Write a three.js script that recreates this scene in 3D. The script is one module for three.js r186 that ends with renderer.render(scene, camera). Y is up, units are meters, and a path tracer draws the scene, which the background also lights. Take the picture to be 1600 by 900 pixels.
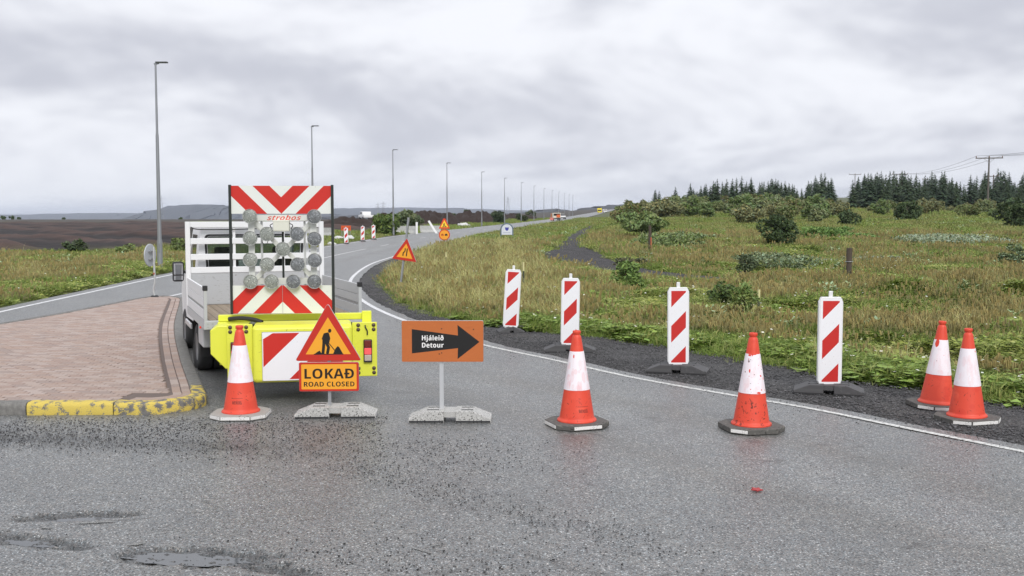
import * as THREE from 'three';
import { RoundedBoxGeometry } from 'three/addons/geometries/RoundedBoxGeometry.js';
import { mergeGeometries, toCreasedNormals } from 'three/addons/utils/BufferGeometryUtils.js';
import { createNoise2D, createNoise3D } from 'simplex-noise';

// ---------------------------------------------------------------- camera, sky, sun, exposure
const scene = new THREE.Scene();
const camera = new THREE.PerspectiveCamera(30.51, 16 / 9, 0.1, 12000);
camera.position.set(0, 2.3, 0);
camera.rotation.x = -THREE.MathUtils.degToRad(3.987);
const renderer = new THREE.WebGLRenderer();
renderer.toneMapping = THREE.LinearToneMapping;
renderer.toneMappingExposure = 1.3;
renderer.shadowMap.enabled = true;

function rng(seed) { let a = seed | 0; return () => { a = (a + 0x6d2b79f5) | 0; let t = Math.imul(a ^ (a >>> 15), 1 | a); t = (t + Math.imul(t ^ (t >>> 7), 61 | t)) ^ t; return ((t ^ (t >>> 14)) >>> 0) / 4294967296; }; }
const N2 = createNoise2D(rng(11)), N3 = createNoise3D(rng(23));
const fbm = (x, y, oct = 4, lac = 2.03, gain = 0.5) => { let s = 0, a = 1, t = 0; for (let i = 0; i < oct; i++) { s += a * N2(x + i * 17.3, y - i * 9.1); t += a; a *= gain; x *= lac; y *= lac; } return s / t; };
const clamp = (x, a = 0, b = 1) => Math.min(b, Math.max(a, x));
const sstep = (a, b, x) => { const t = clamp((x - a) / (b - a)); return t * t * (3 - 2 * t); };
const lerp = (a, b, t) => a + (b - a) * t;

// an overcast sky: grey cloud sheets with paler breaks, computed in direction space
{
  const W = 2048, H = 1024, data = new Float32Array(W * H * 4);
  for (let r = 0; r < H; r++) {
    const el = ((r + 0.5) / H - 0.5) * Math.PI, y = Math.sin(el), ce = Math.cos(el);
    for (let c = 0; c < W; c++) {
      const az = ((c + 0.5) / W - 0.5) * 2 * Math.PI, x = Math.cos(az) * ce, z = Math.sin(az) * ce, i = (r * W + c) * 4;
      if (y < -0.03) { data.set([0.3, 0.33, 0.38, 1], i); continue; }
      const yy = Math.max(y, 0), k = 1.4 / (yy + 0.22), px = x * k, pz = z * k;
      const wx = N2(px * 0.4 + 3.1, pz * 0.4) * 0.6, wz = N2(px * 0.4 - 8.2, pz * 0.4 + 5.5) * 0.6;
      const big = fbm(px * 0.42 + wx * 0.4 + 1.7, pz * 0.42 + wz * 0.4 + 4.2, 6, 2.07, 0.52);
      const wisp = fbm(px * 1.5 + wx, pz * 1.5 + wz, 4);
      const puff = fbm(px * 4.2 + wx * 2 + 7, pz * 4.2 + wz * 2, 4);
      let t = sstep(-0.55, 0.6, big * 1.0 + wisp * 0.3 + puff * 0.2 + 0.1);
      const haze = Math.exp(-yy * 22);                                      // thin pale air low over the land
      t = lerp(t, 0.5 + 0.4 * (t - 0.5), haze * 0.5);
      const dark = [0.465, 0.48, 0.54], pale = [0.725, 0.74, 0.785], low = [0.50, 0.55, 0.63];
      const up = 1 + 0.30 * sstep(0.12, 0.9, yy);                              // overcast skies brighten towards the zenith
      for (let j = 0; j < 3; j++) data[i + j] = (y < 0 ? low[j] * 0.6 : lerp(lerp(dark[j], pale[j], t), low[j], haze * 0.3)) * up;
      data[i + 3] = 1;
    }
  }
  const sky = new THREE.DataTexture(data, W, H, THREE.RGBAFormat, THREE.FloatType);
  sky.mapping = THREE.EquirectangularReflectionMapping; sky.magFilter = THREE.LinearFilter; sky.needsUpdate = true;
  scene.background = sky; scene.environment = sky;
}
const sun = new THREE.DirectionalLight(new THREE.Color(1, 0.975, 0.94), 1.5);
sun.position.set(14, 50, 42); sun.target.position.set(0, 0, -20);
sun.castShadow = true; sun.shadow.radius = 40; sun.shadow.mapSize.set(2048, 2048);
Object.assign(sun.shadow.camera, { left: -60, right: 60, top: 60, bottom: -60, near: 1, far: 300 });
scene.add(sun, sun.target);
scene.fog = new THREE.FogExp2(new THREE.Color(0.70, 0.76, 0.88), 0.0001);

// ---------------------------------------------------------------- helpers
const taken = new Map();
const numbered = (n) => { const k = taken.get(n) ?? 0; taken.set(n, k + 1); return k ? n + '_' + String(k).padStart(3, '0') : n; };
function mesh(name, geo, mat, parent) {
  const m = new THREE.Mesh(Array.isArray(geo) ? merge(geo) : geo, mat);
  m.castShadow = m.receiveShadow = true; m.name = parent ? name : numbered(name); (parent ?? scene).add(m); return m;
}
function merge(list) {
  const names = ['position', 'normal', 'uv'], color = list.every((g) => g.attributes.color);
  const flat = list.map((g) => { const f = g.index ? g.toNonIndexed() : g.clone(); for (const k of Object.keys(f.attributes)) if (!names.includes(k) && !(k === 'color' && color)) f.deleteAttribute(k);
    if (!f.attributes.uv) f.setAttribute('uv', new THREE.BufferAttribute(new Float32Array(f.attributes.position.count * 2), 2)); f.clearGroups(); return f; });
  return mergeGeometries(flat);
}
function tag(o, label, category, group, kind) { if (label) o.userData.label = label; if (category) o.userData.category = category; if (group) o.userData.group = group; if (kind) o.userData.kind = kind; return o; }
function thing(name, label, category, x, y, z, turn = 0, group) { const g = new THREE.Group(); g.name = numbered(name); g.position.set(x, y, z); g.rotation.y = turn; scene.add(g); return tag(g, label, category, group); }
function structure(name, geo, mat, label) { const m = mesh(name, geo, mat); return tag(m, label, null, null, 'structure'); }
function copy(o, x, y, z, turn = 0, label, scale) { const c = o.clone(); c.userData = { ...o.userData }; c.name = numbered(o.name.replace(/_\d{3}$/, '')); c.position.set(x, y, z); c.rotation.y = turn; if (label) c.userData.label = label; if (scale) c.scale.setScalar(scale); scene.add(c); return c; }
const V = (x, y, z) => new THREE.Vector3(x, y, z);
const box = (w, h, d, x = 0, y = 0, z = 0, r = 0) => (r ? new RoundedBoxGeometry(w, h, d, 2, r) : new THREE.BoxGeometry(w, h, d)).translate(x, y, z);
const span = (x0, x1, y0, y1, z0, z1, r = 0) => box(x1 - x0, y1 - y0, z1 - z0, (x0 + x1) / 2, (y0 + y1) / 2, (z0 + z1) / 2, r);
function orient(g, a, b) { const dir = b.clone().sub(a), q = new THREE.Quaternion().setFromUnitVectors(V(0, 1, 0), dir.clone().normalize()); return g.applyQuaternion(q).translate((a.x + b.x) / 2, (a.y + b.y) / 2, (a.z + b.z) / 2); }
const bar = (a, b, r, r2 = r, seg = 10) => orient(new THREE.CylinderGeometry(r2, r, a.distanceTo(b), seg), a, b);
function beam(a, b, w, d) { return orient(new THREE.BoxGeometry(w, a.distanceTo(b), d), a, b); }
const cylZ = (r, len, x, y, z, seg = 20) => new THREE.CylinderGeometry(r, r, len, seg).rotateX(Math.PI / 2).translate(x, y, z);
const cylX = (r, len, x, y, z, seg = 24) => new THREE.CylinderGeometry(r, r, len, seg).rotateZ(Math.PI / 2).translate(x, y, z);
function tube(pts, r, seg = 24, rad = 8) { return new THREE.TubeGeometry(new THREE.CatmullRomCurve3(pts), seg, r, rad); }
const shapeOf = (pts) => new THREE.Shape(pts.map((p) => new THREE.Vector2(p[0], p[1])));
function roundedShape(pts, r) {                                            // polygon with rounded corners
  const s = new THREE.Shape(), n = pts.length;
  for (let i = 0; i < n; i++) {
    const p = new THREE.Vector2(...pts[i]), a = new THREE.Vector2(...pts[(i + n - 1) % n]).sub(p), b = new THREE.Vector2(...pts[(i + 1) % n]).sub(p);
    const p0 = p.clone().addScaledVector(a.normalize(), r), p1 = p.clone().addScaledVector(b.normalize(), r);
    if (i) s.lineTo(p0.x, p0.y); else s.moveTo(p0.x, p0.y);
    s.quadraticCurveTo(p.x, p.y, p1.x, p1.y);
  }
  s.closePath(); return s;
}
const plate = (shape, t, z = 0, bevel = 0) => new THREE.ExtrudeGeometry(shape, { depth: t, bevelEnabled: bevel > 0, bevelSize: bevel, bevelThickness: bevel, bevelSegments: 2, curveSegments: 8 }).translate(0, 0, z);
function face(shape, z) {                                                  // flat print with uv over its own bounding box
  const g = new THREE.ShapeGeometry(shape, 10); g.computeBoundingBox(); const b = g.boundingBox, p = g.attributes.position, uv = g.attributes.uv;
  for (let i = 0; i < p.count; i++) uv.setXY(i, (p.getX(i) - b.min.x) / (b.max.x - b.min.x), (p.getY(i) - b.min.y) / (b.max.y - b.min.y));
  return g.translate(0, 0, z);
}
const rect = (x0, x1, y0, y1) => [[x0, y0], [x1, y0], [x1, y1], [x0, y1]];
const L = (r, g, b) => new THREE.Color().setRGB(r, g, b);
const mat = (c, rough = 0.6, metal = 0, more = {}) => new THREE.MeshStandardMaterial({ color: Array.isArray(c) ? L(...c) : c, roughness: rough, metalness: metal, ...more });
function canvasTex(w, h, draw) { const c = document.createElement('canvas'); c.width = w; c.height = h; const g = c.getContext('2d'); draw(g, w, h); const t = new THREE.CanvasTexture(c); t.colorSpace = THREE.SRGBColorSpace; t.anisotropy = 8; return t; }
function dataTex(w, h, fn, srgb = true, repeat = true) {                   // fn(i, j) -> [r, g, b] in 0..1 (display values)
  const d = new Uint8Array(w * h * 4);
  for (let j = 0; j < h; j++) for (let i = 0; i < w; i++) { const v = fn(i, j), o = (j * w + i) * 4; d[o] = clamp(v[0]) * 255; d[o + 1] = clamp(v[1]) * 255; d[o + 2] = clamp(v[2]) * 255; d[o + 3] = 255; }
  const t = new THREE.DataTexture(d, w, h); t.magFilter = THREE.LinearFilter; t.minFilter = THREE.LinearMipmapLinearFilter; t.generateMipmaps = true;
  if (srgb) t.colorSpace = THREE.SRGBColorSpace; if (repeat) t.wrapS = t.wrapT = THREE.RepeatWrapping; t.needsUpdate = true; return t;
}
function grime(g, w, h, n, seed, alpha = 0.25, col = '60,52,44') {          // specks and short scratches of dirt
  const r = rng(seed);
  for (let i = 0; i < n; i++) { g.fillStyle = `rgba(${col},${(r() * alpha).toFixed(3)})`; const s = 0.5 + r() * r() * 5; g.beginPath(); g.ellipse(r() * w, r() * h, s * (1 + r() * 2), s * 0.7, r() * 3, 0, 7); g.fill(); }
}

// ---------------------------------------------------------------- lie of the land (x to the right, d = metres ahead of the camera, z = -d)
function curve(list) {                                                      // smooth monotone interpolation through [d, value]
  const n = list.length, m = [];
  for (let i = 0; i < n; i++) { const s0 = i ? (list[i][1] - list[i - 1][1]) / (list[i][0] - list[i - 1][0]) : null, s1 = i < n - 1 ? (list[i + 1][1] - list[i][1]) / (list[i + 1][0] - list[i][0]) : null; m.push(s0 === null ? s1 : s1 === null ? s0 : (s0 + s1) / 2); }
  return (d) => {
    if (d <= list[0][0]) return list[0][1] + m[0] * (d - list[0][0]); if (d >= list[n - 1][0]) return list[n - 1][1] + m[n - 1] * (d - list[n - 1][0]);
    let i = 0; while (list[i + 1][0] < d) i++;
    const h = list[i + 1][0] - list[i][0], t = (d - list[i][0]) / h, t2 = t * t, t3 = t2 * t;
    return (2 * t3 - 3 * t2 + 1) * list[i][1] + (t3 - 2 * t2 + t) * h * m[i] + (-2 * t3 + 3 * t2) * list[i + 1][1] + (t3 - t2) * h * m[i + 1];
  };
}
const E0 = curve([[60, 0], [80, 0.04], [107, 0.22], [140, 0.36], [200, 0.52], [261, 0.72], [385, 1.35], [600, 2.9], [1000, 6.2], [1400, 9]]);
const E = (d) => (d < 60 ? 0 : E0(d));                                      // level of the road
const lineR = curve([[-6, 16], [2, 10.5], [6, 7.6], [8, 6.2], [10.12, 4.97], [11.22, 4.28], [12.47, 3.5], [13.22, 2.9], [14.68, 1.79], [16.57, 0.68], [18.44, -0.45], [22.95, -2.38], [28.09, -3.98], [35.48, -5.45], [40.84, -6.05], [49.36, -6.55], [56.76, -6.5], [66.74, -6.2], [77, -5.85], [93, -4.95], [107, -3.75], [137, -0.2], [168, 3.2], [199, 6.6], [385, 27], [1000, 95]]);
const edgeR = (d) => lineR(d) + 0.32;
const gravR = curve([[-6, 22], [4, 15.5], [8, 10.8], [10, 8.6], [12.68, 6.25], [14.23, 5.22], [15.73, 4.32], [17.74, 3.2], [19.7, 1.85], [20.8, 0.6], [23.38, -1.3], [25.26, -2.35], [31.62, -3.8], [36.16, -4.6], [42.2, -5.05], [54.3, -5.4], [66.74, -5.3], [93, -4.1], [137, 0.7], [199, 7.5], [385, 28], [1000, 96.2]]);
const lineL = curve([[-6, -9.6], [5, -10.2], [15, -11.3], [25, -12.1], [31.4, -12.5], [40.4, -13.0], [55, -13.3], [73, -13.1], [93, -12.0], [107, -10.8], [137, -7.2], [168, -3.8], [199, -0.4], [385, 20], [1000, 88]]);
const edgeL = (d) => (d < 12 ? -19 : lineL(d) - lerp(5, 0.45, sstep(12, 20, d)));
const pathPts = [[8.5, 37], [5.6, 42], [3.6, 49], [3.2, 57], [4.0, 70], [5.6, 88], [8.2, 112], [12, 150], [16.5, 195], [22, 250]];
const pathX = curve(pathPts.map(([x, d]) => [d, x])), pathHalf = (d) => 1.0 + 0.5 * Math.exp(-(((d - 54) / 9) ** 2));
const pathNear = (x, d) => (d < 36 || d > 250 ? 9 : Math.abs(x - pathX(d)) - pathHalf(d) - (d < 44 ? 0.2 : 0));
const field = (x, d) => sstep(0, 9, (-22 - x) * 0.8 + (d - 66) * 0.75) * (1 - sstep(260, 330, d)) * sstep(3, 9, lineL(d) - 4 - x);
const furrow = (x, d) => { const q = 0.8 * x + 0.6 * d + 2.5 * N2(x * 0.013, d * 0.013) + 0.6 * N2(x * 0.08, d * 0.08); return 0.5 + 0.34 * Math.sin(q * 0.62) + 0.16 * Math.sin(q * 1.37 + 1); };
function T(x, d) {                                                          // height of the open ground
  const a = x - gravR(d), b = edgeL(d) - x, e = E(Math.max(0, d));
  if (a > -0.3) {
    const k = sstep(-0.15, 0.8, a + 0.22 * N2(x * 1.7, d * 1.7)), off = sstep(2, 8 + 0.05 * d, a);
    let h = e - 0.1 * (1 - k) + 0.03 * k;
    h += off * (0.0165 * Math.max(0, d - 44) * (1 - 0.35 * sstep(150, 420, d)) * sstep(0, 0.12 * d + 6, a) - 0.12 * sstep(14, 24, d) * (1 - sstep(40, 60, d)));
    const calm = sstep(0.1, 2.5, pathNear(x, d));
    h += calm * k * (0.10 * fbm(x * 0.35, d * 0.35, 3) * sstep(0.3, 3, a) + 0.24 * sstep(3, 9, a) * fbm(x * 0.13 + 5, d * 0.13, 2) + 0.05 * fbm(x * 1.1, d * 1.1, 2) * sstep(0.4, 2, a));
    h -= 0.3 * calm * Math.exp(-(((a - 3.4 - 0.9 * N2(d * 0.12, 4)) / 0.8) ** 2)) * (1 - sstep(22, 34, d)) * sstep(9, 13, d);   // old ditch in the verge
    h += 0.5 * Math.exp(-(((d - 27.5 - 0.18 * (x - 9) - 1.2 * N2(x * 0.15, 7)) / 1.5) ** 2)) * sstep(5, 9, x) * (0.6 + 0.4 * N2(x * 0.4, 3));      // grassy bank
    return h;
  }
  if (b > -0.3) {
    const k = sstep(-0.1, 1.2, b);
    let h = e * (1 - sstep(5, 60 + 0.1 * d, b)) - 0.1 * (1 - k) + 0.02 * k + k * (0.12 * fbm(x * 0.3, d * 0.3, 3) - 0.12 * sstep(1, 4, b));
    const f = field(x, d);
    if (f > 0) h += f * (0.7 * furrow(x, d) * (0.7 + 0.4 * N2(x * 0.05, d * 0.05)) + 0.16 * fbm(x * 0.33, d * 0.33, 3) + 0.1);
    h += 0.5 * sstep(330, 420, d) * sstep(20, 120, b) * (0.4 + 0.6 * N2(x * 0.004, d * 0.01));
    h -= 0.011 * Math.max(0, d - 470) * sstep(30, 160, b);
    return h;
  }
  return e - 0.1;
}
const rowsOf = (d0, d1, step, growth) => { const r = []; for (let d = d0; d < d1;) { r.push(d); d += Math.max(step, d * growth); } r.push(d1); return r; };
function sheet(rows, cols, point, color, tile = 1) {                       // rows of d; point(d, u) -> [x, y]; u in 0..1
  const n = cols.length, P = [], C = [], U = [], I = [];
  rows.forEach((d, r) => cols.forEach((u, c) => {
    const [x, y, dd = d] = point(d, u); P.push(x, y, -dd); U.push(x / tile, dd / tile); if (color) C.push(...color(x, dd, u));
    if (r && c) { const i = r * n + c; I.push(i - n - 1, i - n, i - 1, i - n, i, i - 1); }
  }));
  const g = new THREE.BufferGeometry(); g.setAttribute('position', new THREE.Float32BufferAttribute(P, 3)); g.setAttribute('uv', new THREE.Float32BufferAttribute(U, 2));
  if (color) g.setAttribute('color', new THREE.Float32BufferAttribute(C, 3)); g.setIndex(I); 
  g.computeVertexNormals(); return g;
}
const grid = (n) => Array.from({ length: n + 1 }, (_, i) => i / n);

// ---------------------------------------------------------------- ground materials
function stones(size, cell, seed, shade, binder) {                          // packed chips: cellular noise that tiles
  const n = Math.floor(size / cell), r = rng(seed), px = new Float32Array(n * n), py = new Float32Array(n * n), v = [];
  for (let i = 0; i < n * n; i++) { px[i] = 0.1 + 0.8 * r(); py[i] = 0.1 + 0.8 * r(); v.push(shade(r)); }
  const height = new Float32Array(size * size), id = new Int32Array(size * size), k = n / size;
  for (let j = 0; j < size; j++) for (let i = 0; i < size; i++) {
    const x = i * k, y = j * k, cx = Math.floor(x), cy = Math.floor(y); let b1 = 9, b2 = 9, at = 0;
    for (let dy = -1; dy <= 1; dy++) for (let dx = -1; dx <= 1; dx++) {
      const gx = (cx + dx + n) % n, gy = (cy + dy + n) % n, q = gy * n + gx, ex = cx + dx + px[q] - x, ey = cy + dy + py[q] - y, e = ex * ex + ey * ey;
      if (e < b1) { b2 = b1; b1 = e; at = q; } else if (e < b2) b2 = e;
    }
    height[j * size + i] = clamp((Math.sqrt(b2) - Math.sqrt(b1)) * 2.2); id[j * size + i] = at;
  }
  const map = dataTex(size, size, (i, j) => { const o = j * size + i, h = sstep(0.02, 0.4, height[o]), c = v[id[o]]; return [lerp(binder[0], c[0], h), lerp(binder[1], c[1], h), lerp(binder[2], c[2], h)]; });
  const bump = dataTex(size, size, (i, j) => { const h = height[j * size + i] * (0.5 + 0.5 * v[id[j * size + i]][0]); return [h, h, h]; }, false);
  return { map, bump };
}
const asphaltTex = stones(2048, 4, 5, (r) => { const q = r(), s = q < 0.06 ? 0.72 + 0.15 * r() : q < 0.22 ? 0.22 + 0.1 * r() : 0.42 + 0.2 * r(), w = (r() - 0.5) * 0.05; return [s + w + 0.003, s, s - w * 0.6 - 0.004]; }, [0.255, 0.255, 0.255]);
const gravelTex = stones(1024, 8, 9, (r) => { const s = 0.24 + 0.24 * r() + (r() < 0.05 ? 0.18 : 0); return [s, s * 0.985, s * 0.98]; }, [0.1, 0.1, 0.1]);
const soilTex = dataTex(512, 512, (i, j) => { const a = i / 512 * 6.2832, b = j / 512 * 6.2832, n = N3(Math.cos(a) * 6 + 9, Math.sin(a) * 6 + Math.cos(b) * 6, Math.sin(b) * 6), m = N3(Math.cos(a) * 22, Math.sin(a) * 22 + Math.cos(b) * 22, Math.sin(b) * 22), s = 0.80 + 0.12 * n + 0.16 * m; return [s, s, s]; });
const M = {
  asphalt: new THREE.MeshPhysicalMaterial({ clearcoat: 0.3, clearcoatRoughness: 0.38, map: asphaltTex.map, bumpMap: asphaltTex.bump, bumpScale: 0.0035, roughness: 0.5, vertexColors: true }),
  gravel: new THREE.MeshStandardMaterial({ map: gravelTex.map, bumpMap: gravelTex.bump, bumpScale: 0.02, roughness: 0.85, vertexColors: true }),
  soil: new THREE.MeshStandardMaterial({ map: soilTex, roughness: 0.95, vertexColors: true }),
  wornLine: new THREE.MeshStandardMaterial({ map: dataTex(256, 512, (i, j) => { const n = fbm(i * 0.05, j * 0.03 + 40, 5) + 0.5 * N2(i * 0.5, j * 0.5), s = 0.84 - 0.36 * sstep(0.1, 0.5, n); return [s, s, s * 0.98]; }), roughness: 0.6 }),
  oldPaint: new THREE.MeshStandardMaterial({ map: dataTex(256, 256, (i, j) => { const s = 0.6 - 0.22 * sstep(-0.2, 0.4, N2(i * 0.35, j * 0.35) + fbm(i * 0.05, j * 0.05, 3)); return [s, s, s * 0.98]; }), roughness: 0.7 }),
  line: new THREE.MeshStandardMaterial({ map: dataTex(256, 512, (i, j) => { const n = fbm(i * 0.03, j * 0.03, 4) + 0.35 * N2(i * 0.4, j * 0.4), s = n > 0.42 ? 0.5 : 0.86 - 0.08 * N2(i * 0.1, j * 0.1); return [s, s, s]; }), roughness: 0.6 }),
};

// ---------------------------------------------------------------- terrain, road, gravel
const ease = (u) => { const s = u * 2 - 1; return 0.5 + 0.5 * Math.sign(s) * (0.42 * Math.abs(s) + 0.58 * Math.abs(s) ** 2.6); };
{
  const rows = [-40, -20, -8, -2, ...rowsOf(2, 1900, 0.28, 0.0115)], cols = grid(300).map(ease);
  const color = (x, d) => {
    const a = x - gravR(d), f = a > -1 ? 0 : field(x, d);
    const n = fbm(x * 0.13 + 40, d * 0.13, 4), m = fbm(x * 0.6, d * 0.6, 3);
    let c = [0.135, 0.17, 0.038];                                           // turf
    const brown = sstep(-0.15, 0.5, n + 0.25 * m); c = c.map((v, i) => lerp(v, [0.185, 0.16, 0.065][i], brown * 0.75));
    const yellow = sstep(0.25, 0.6, fbm(x * 0.05, d * 0.07 + 9, 3)); c = c.map((v, i) => lerp(v, [0.2, 0.2, 0.06][i], yellow * 0.6));
    if (f > 0) { const ridge = furrow(x, d), pallid = sstep(0.3, 0.85, ridge + 0.3 * fbm(x * 0.06, d * 0.1, 3)), s = 0.85 + 0.3 * fbm(x * 0.2, d * 0.2, 3); c = c.map((v, i) => lerp(v, lerp([0.02, 0.009, 0.0065][i], [0.125, 0.062, 0.044][i], pallid) * s, f)); }  // soil colour follows the ridges: paler on their tops, darker down in the furrows
    if (a < -1) { const heath = sstep(300, 340, d) ; c = c.map((v, i) => lerp(v, [0.105, 0.09, 0.068][i], heath)); }
    return c.map((v) => v * (0.85 + 0.3 * m));
  };
  structure('ground', sheet(rows, cols, (d, u) => { const half = 40 + Math.max(0, d) * 1.15, x = (u * 2 - 1) * half; return [x, T(x, d)]; }, color, 5), M.soil);
}
const holes = [[-3.34, 7.95, 0.48, 0.13, 0.16], [-3.75, 7.42, 0.95, 0.14, -0.28], [-2.12, 6.98, 0.62, 0.2, -0.12], [-4.25, 7.05, 0.4, 0.12, 0.1], [-1.5, 6.72, 0.3, 0.08, -0.3]];
function holeAt(x, d) { let v = 0; for (const [hx, hd, rx, rd, t] of holes) { const u = (x - hx) * Math.cos(t) + (d - hd) * Math.sin(t), w = -(x - hx) * Math.sin(t) + (d - hd) * Math.cos(t), q = (u / rx) ** 2 + (w / rd) ** 2 + 0.75 * fbm(x * 4, d * 8, 4) ; v = Math.max(v, 1 - sstep(0.55, 1.15, q)); } return v; }
{
  const wear = (x, d) => {
    const n = fbm(x * 0.4, d * 0.25 + 20, 4), m = fbm(x * 2.2, d * 2.2, 3), h = d < 9 ? holeAt(x, d) : 0;
    let s = 0.86 + 0.13 * n + 0.08 * m;
    const q = lineR(d) - x;                                                  // tyre tracks that follow the bend
    const tr = (c, w) => Math.exp(-(((q - c - 0.18 * N2(d * 0.2, c)) / w) ** 2));
    s *= 1 - 0.22 * (tr(1.9, 0.3) + tr(3.6, 0.35)) * (0.6 + 0.4 * N2(x * 0.5, d * 0.8)) + 0.08 * tr(2.8, 0.5);
    const band = Math.exp(-(((d - 10.55 + 0.17 * (x + 4)) / 0.32) ** 2)) * sstep(-1.2, -3, x) * sstep(-0.5, 0.3, fbm(x * 1.3, d * 3, 3) + 0.25);
    s *= 1 - 0.45 * band;                                                    // oily strip with loose grit
    const crack = sstep(0.10, 0.02, Math.abs(fbm(x * 0.55 + 3, d * 0.9, 3))) * sstep(0.0, 0.4, fbm(x * 0.25 - 9, d * 0.3, 2)) * (d < 14 ? 1 : 0);
    s *= 1 - 0.55 * crack * sstep(-0.1, 0.4, m);
    s *= 1 - 0.55 * h;
    const warm = 0.03 * (tr(1.9, 0.35) + tr(3.6, 0.4)) + 0.02 * m;
    return [s * (0.98 + warm), s, s * (0.985 - warm * 1.4)];
  };
  const near = sheet([...rowsOf(1.5, 6.2, 0.08, 0).slice(0, -1), ...rowsOf(6.2, 8.5, 0.025, 0).slice(0, -1), ...rowsOf(8.5, 13.5, 0.05, 0)], [...grid(70).map((u) => u * 0.999 - 1), ...grid(170).slice(1, -1), ...grid(200).map((u) => u + 1)], (d, u) => { const x = u < 0 ? lerp(-19, -5.2, u + 1) : u < 1 ? lerp(-5.2, -1, u) : lerp(-1, edgeR(d), u - 1); const h = d < 9 ? holeAt(x, d) : 0; return [x, (h ? -h * (0.024 + 0.03 * fbm(x * 7, d * 11, 3)) : 0) + (0.004 * N2(x * 0.5, d * 0.5) - 0.004) * (1 - sstep(11.5, 13.4, d))]; }, wear, 6.2);
  const far = sheet(rowsOf(13.5, 1300, 0.3, 0.012), grid(56), (d, u) => [lerp(edgeL(d), edgeR(d) + 0.05 * N2(d * 1.3, 1), u), E(d)], wear, 6.2);
  structure('road', [near, far], M.asphalt, 'worn grey chip seal road surface');
  const edge = (dd, u) => lerp(edgeR(dd) - 0.25, gravR(dd) + 0.75, u);
  structure('gravel_shoulder', sheet(rowsOf(2, 420, 0.1, 0.012), grid(20), (d, u) => { const x = edge(d, u); return [x, E(d) - 0.022 + 0.02 * sstep(0.1, 0.4, u) * (1 + N2(x * 1.2, d * 1.2)) * 0.5 - 0.05 * sstep(0.55, 1, u)]; }, (x, d) => { const s = 0.95 + 0.4 * fbm(x * 0.8, d * 0.8, 3), w = 0.12 * sstep(0.1, 0.5, fbm(x * 0.5 + 8, d * 0.5, 2)); return [s + w, s + w * 0.8, s + w * 0.4]; }, 2.2), M.gravel, 'dark grey gravel shoulder');
  structure('gravel_verge', sheet(rowsOf(62, 420, 0.5, 0.012), grid(4), (d, u) => [edgeL(d) + 0.2 - u * (0.8 + 5.5 * sstep(66, 74, d) * (1 - sstep(96, 106, d))), E(d) - 0.02 - 0.03 * u + 0.05 * sstep(66, 74, d) * (1 - sstep(96, 106, d)) * u], (x, d) => { const s = 1.1 + 0.3 * fbm(x * 0.8, d * 0.8, 3); return [s, s, s]; }, 2.2), M.gravel, 'grey gravel beside the far lane');
  structure('gravel_path', sheet(rowsOf(36.5, 250, 0.4, 0.01), grid(10), (d, u) => { const x = pathX(d) + (u * 2 - 1) * (pathHalf(d) + 0.35 + 0.35 * fbm(d * 0.6, u > 0.5 ? 3 : 8, 3)); return [x, T(x, d) + 0.07 - 0.12 * Math.abs(u * 2 - 1) ** 4]; }, (x, d) => { const s = 0.62 + 0.45 * fbm(x, d, 3); return [s, s * 0.95, s * 0.97]; }, 2.2), M.gravel, 'dark gravel footpath');
  // painted lines, a few millimetres above the road
  const stripe = (d0, d1, f, w, name, m = M.line) => structure(name, (() => { const g = sheet(rowsOf(d0, d1, 0.12, 0.012), [0, 0.5, 1], (d, u) => { const s = (f(d + 0.05) - f(d - 0.05)) / 0.1, k = Math.sqrt(1 + s * s); return [f(d) + (u - 0.5) * w * k, E(d) + 0.004 + (d > 60 ? 0.003 : 0)]; }, null, 1); return g; })(), m, 'white edge line painted on the road');
  stripe(3, 21, lineR, 0.09, 'edge_line', M.wornLine); stripe(21.01, 1000, lineR, 0.12, 'edge_line'); stripe(13, 1000, lineL, 0.13, 'edge_line');
  const mid = curve([[27.7, -9.72], [31.1, -9.6], [41, -9.75], [55, -9.95], [68, -9.75], [93, -8.5], [107, -7.3], [137, -3.7], [168, -0.3], [199, 3.1], [385, 23.5], [1000, 91.5]]);
  stripe(28.3, 70, mid, 0.12, 'centre_line');
  for (let d = 76; d < 420; d += 9 + d * 0.01) stripe(d, d + 3.5, mid, 0.12, 'centre_line');
}
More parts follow.
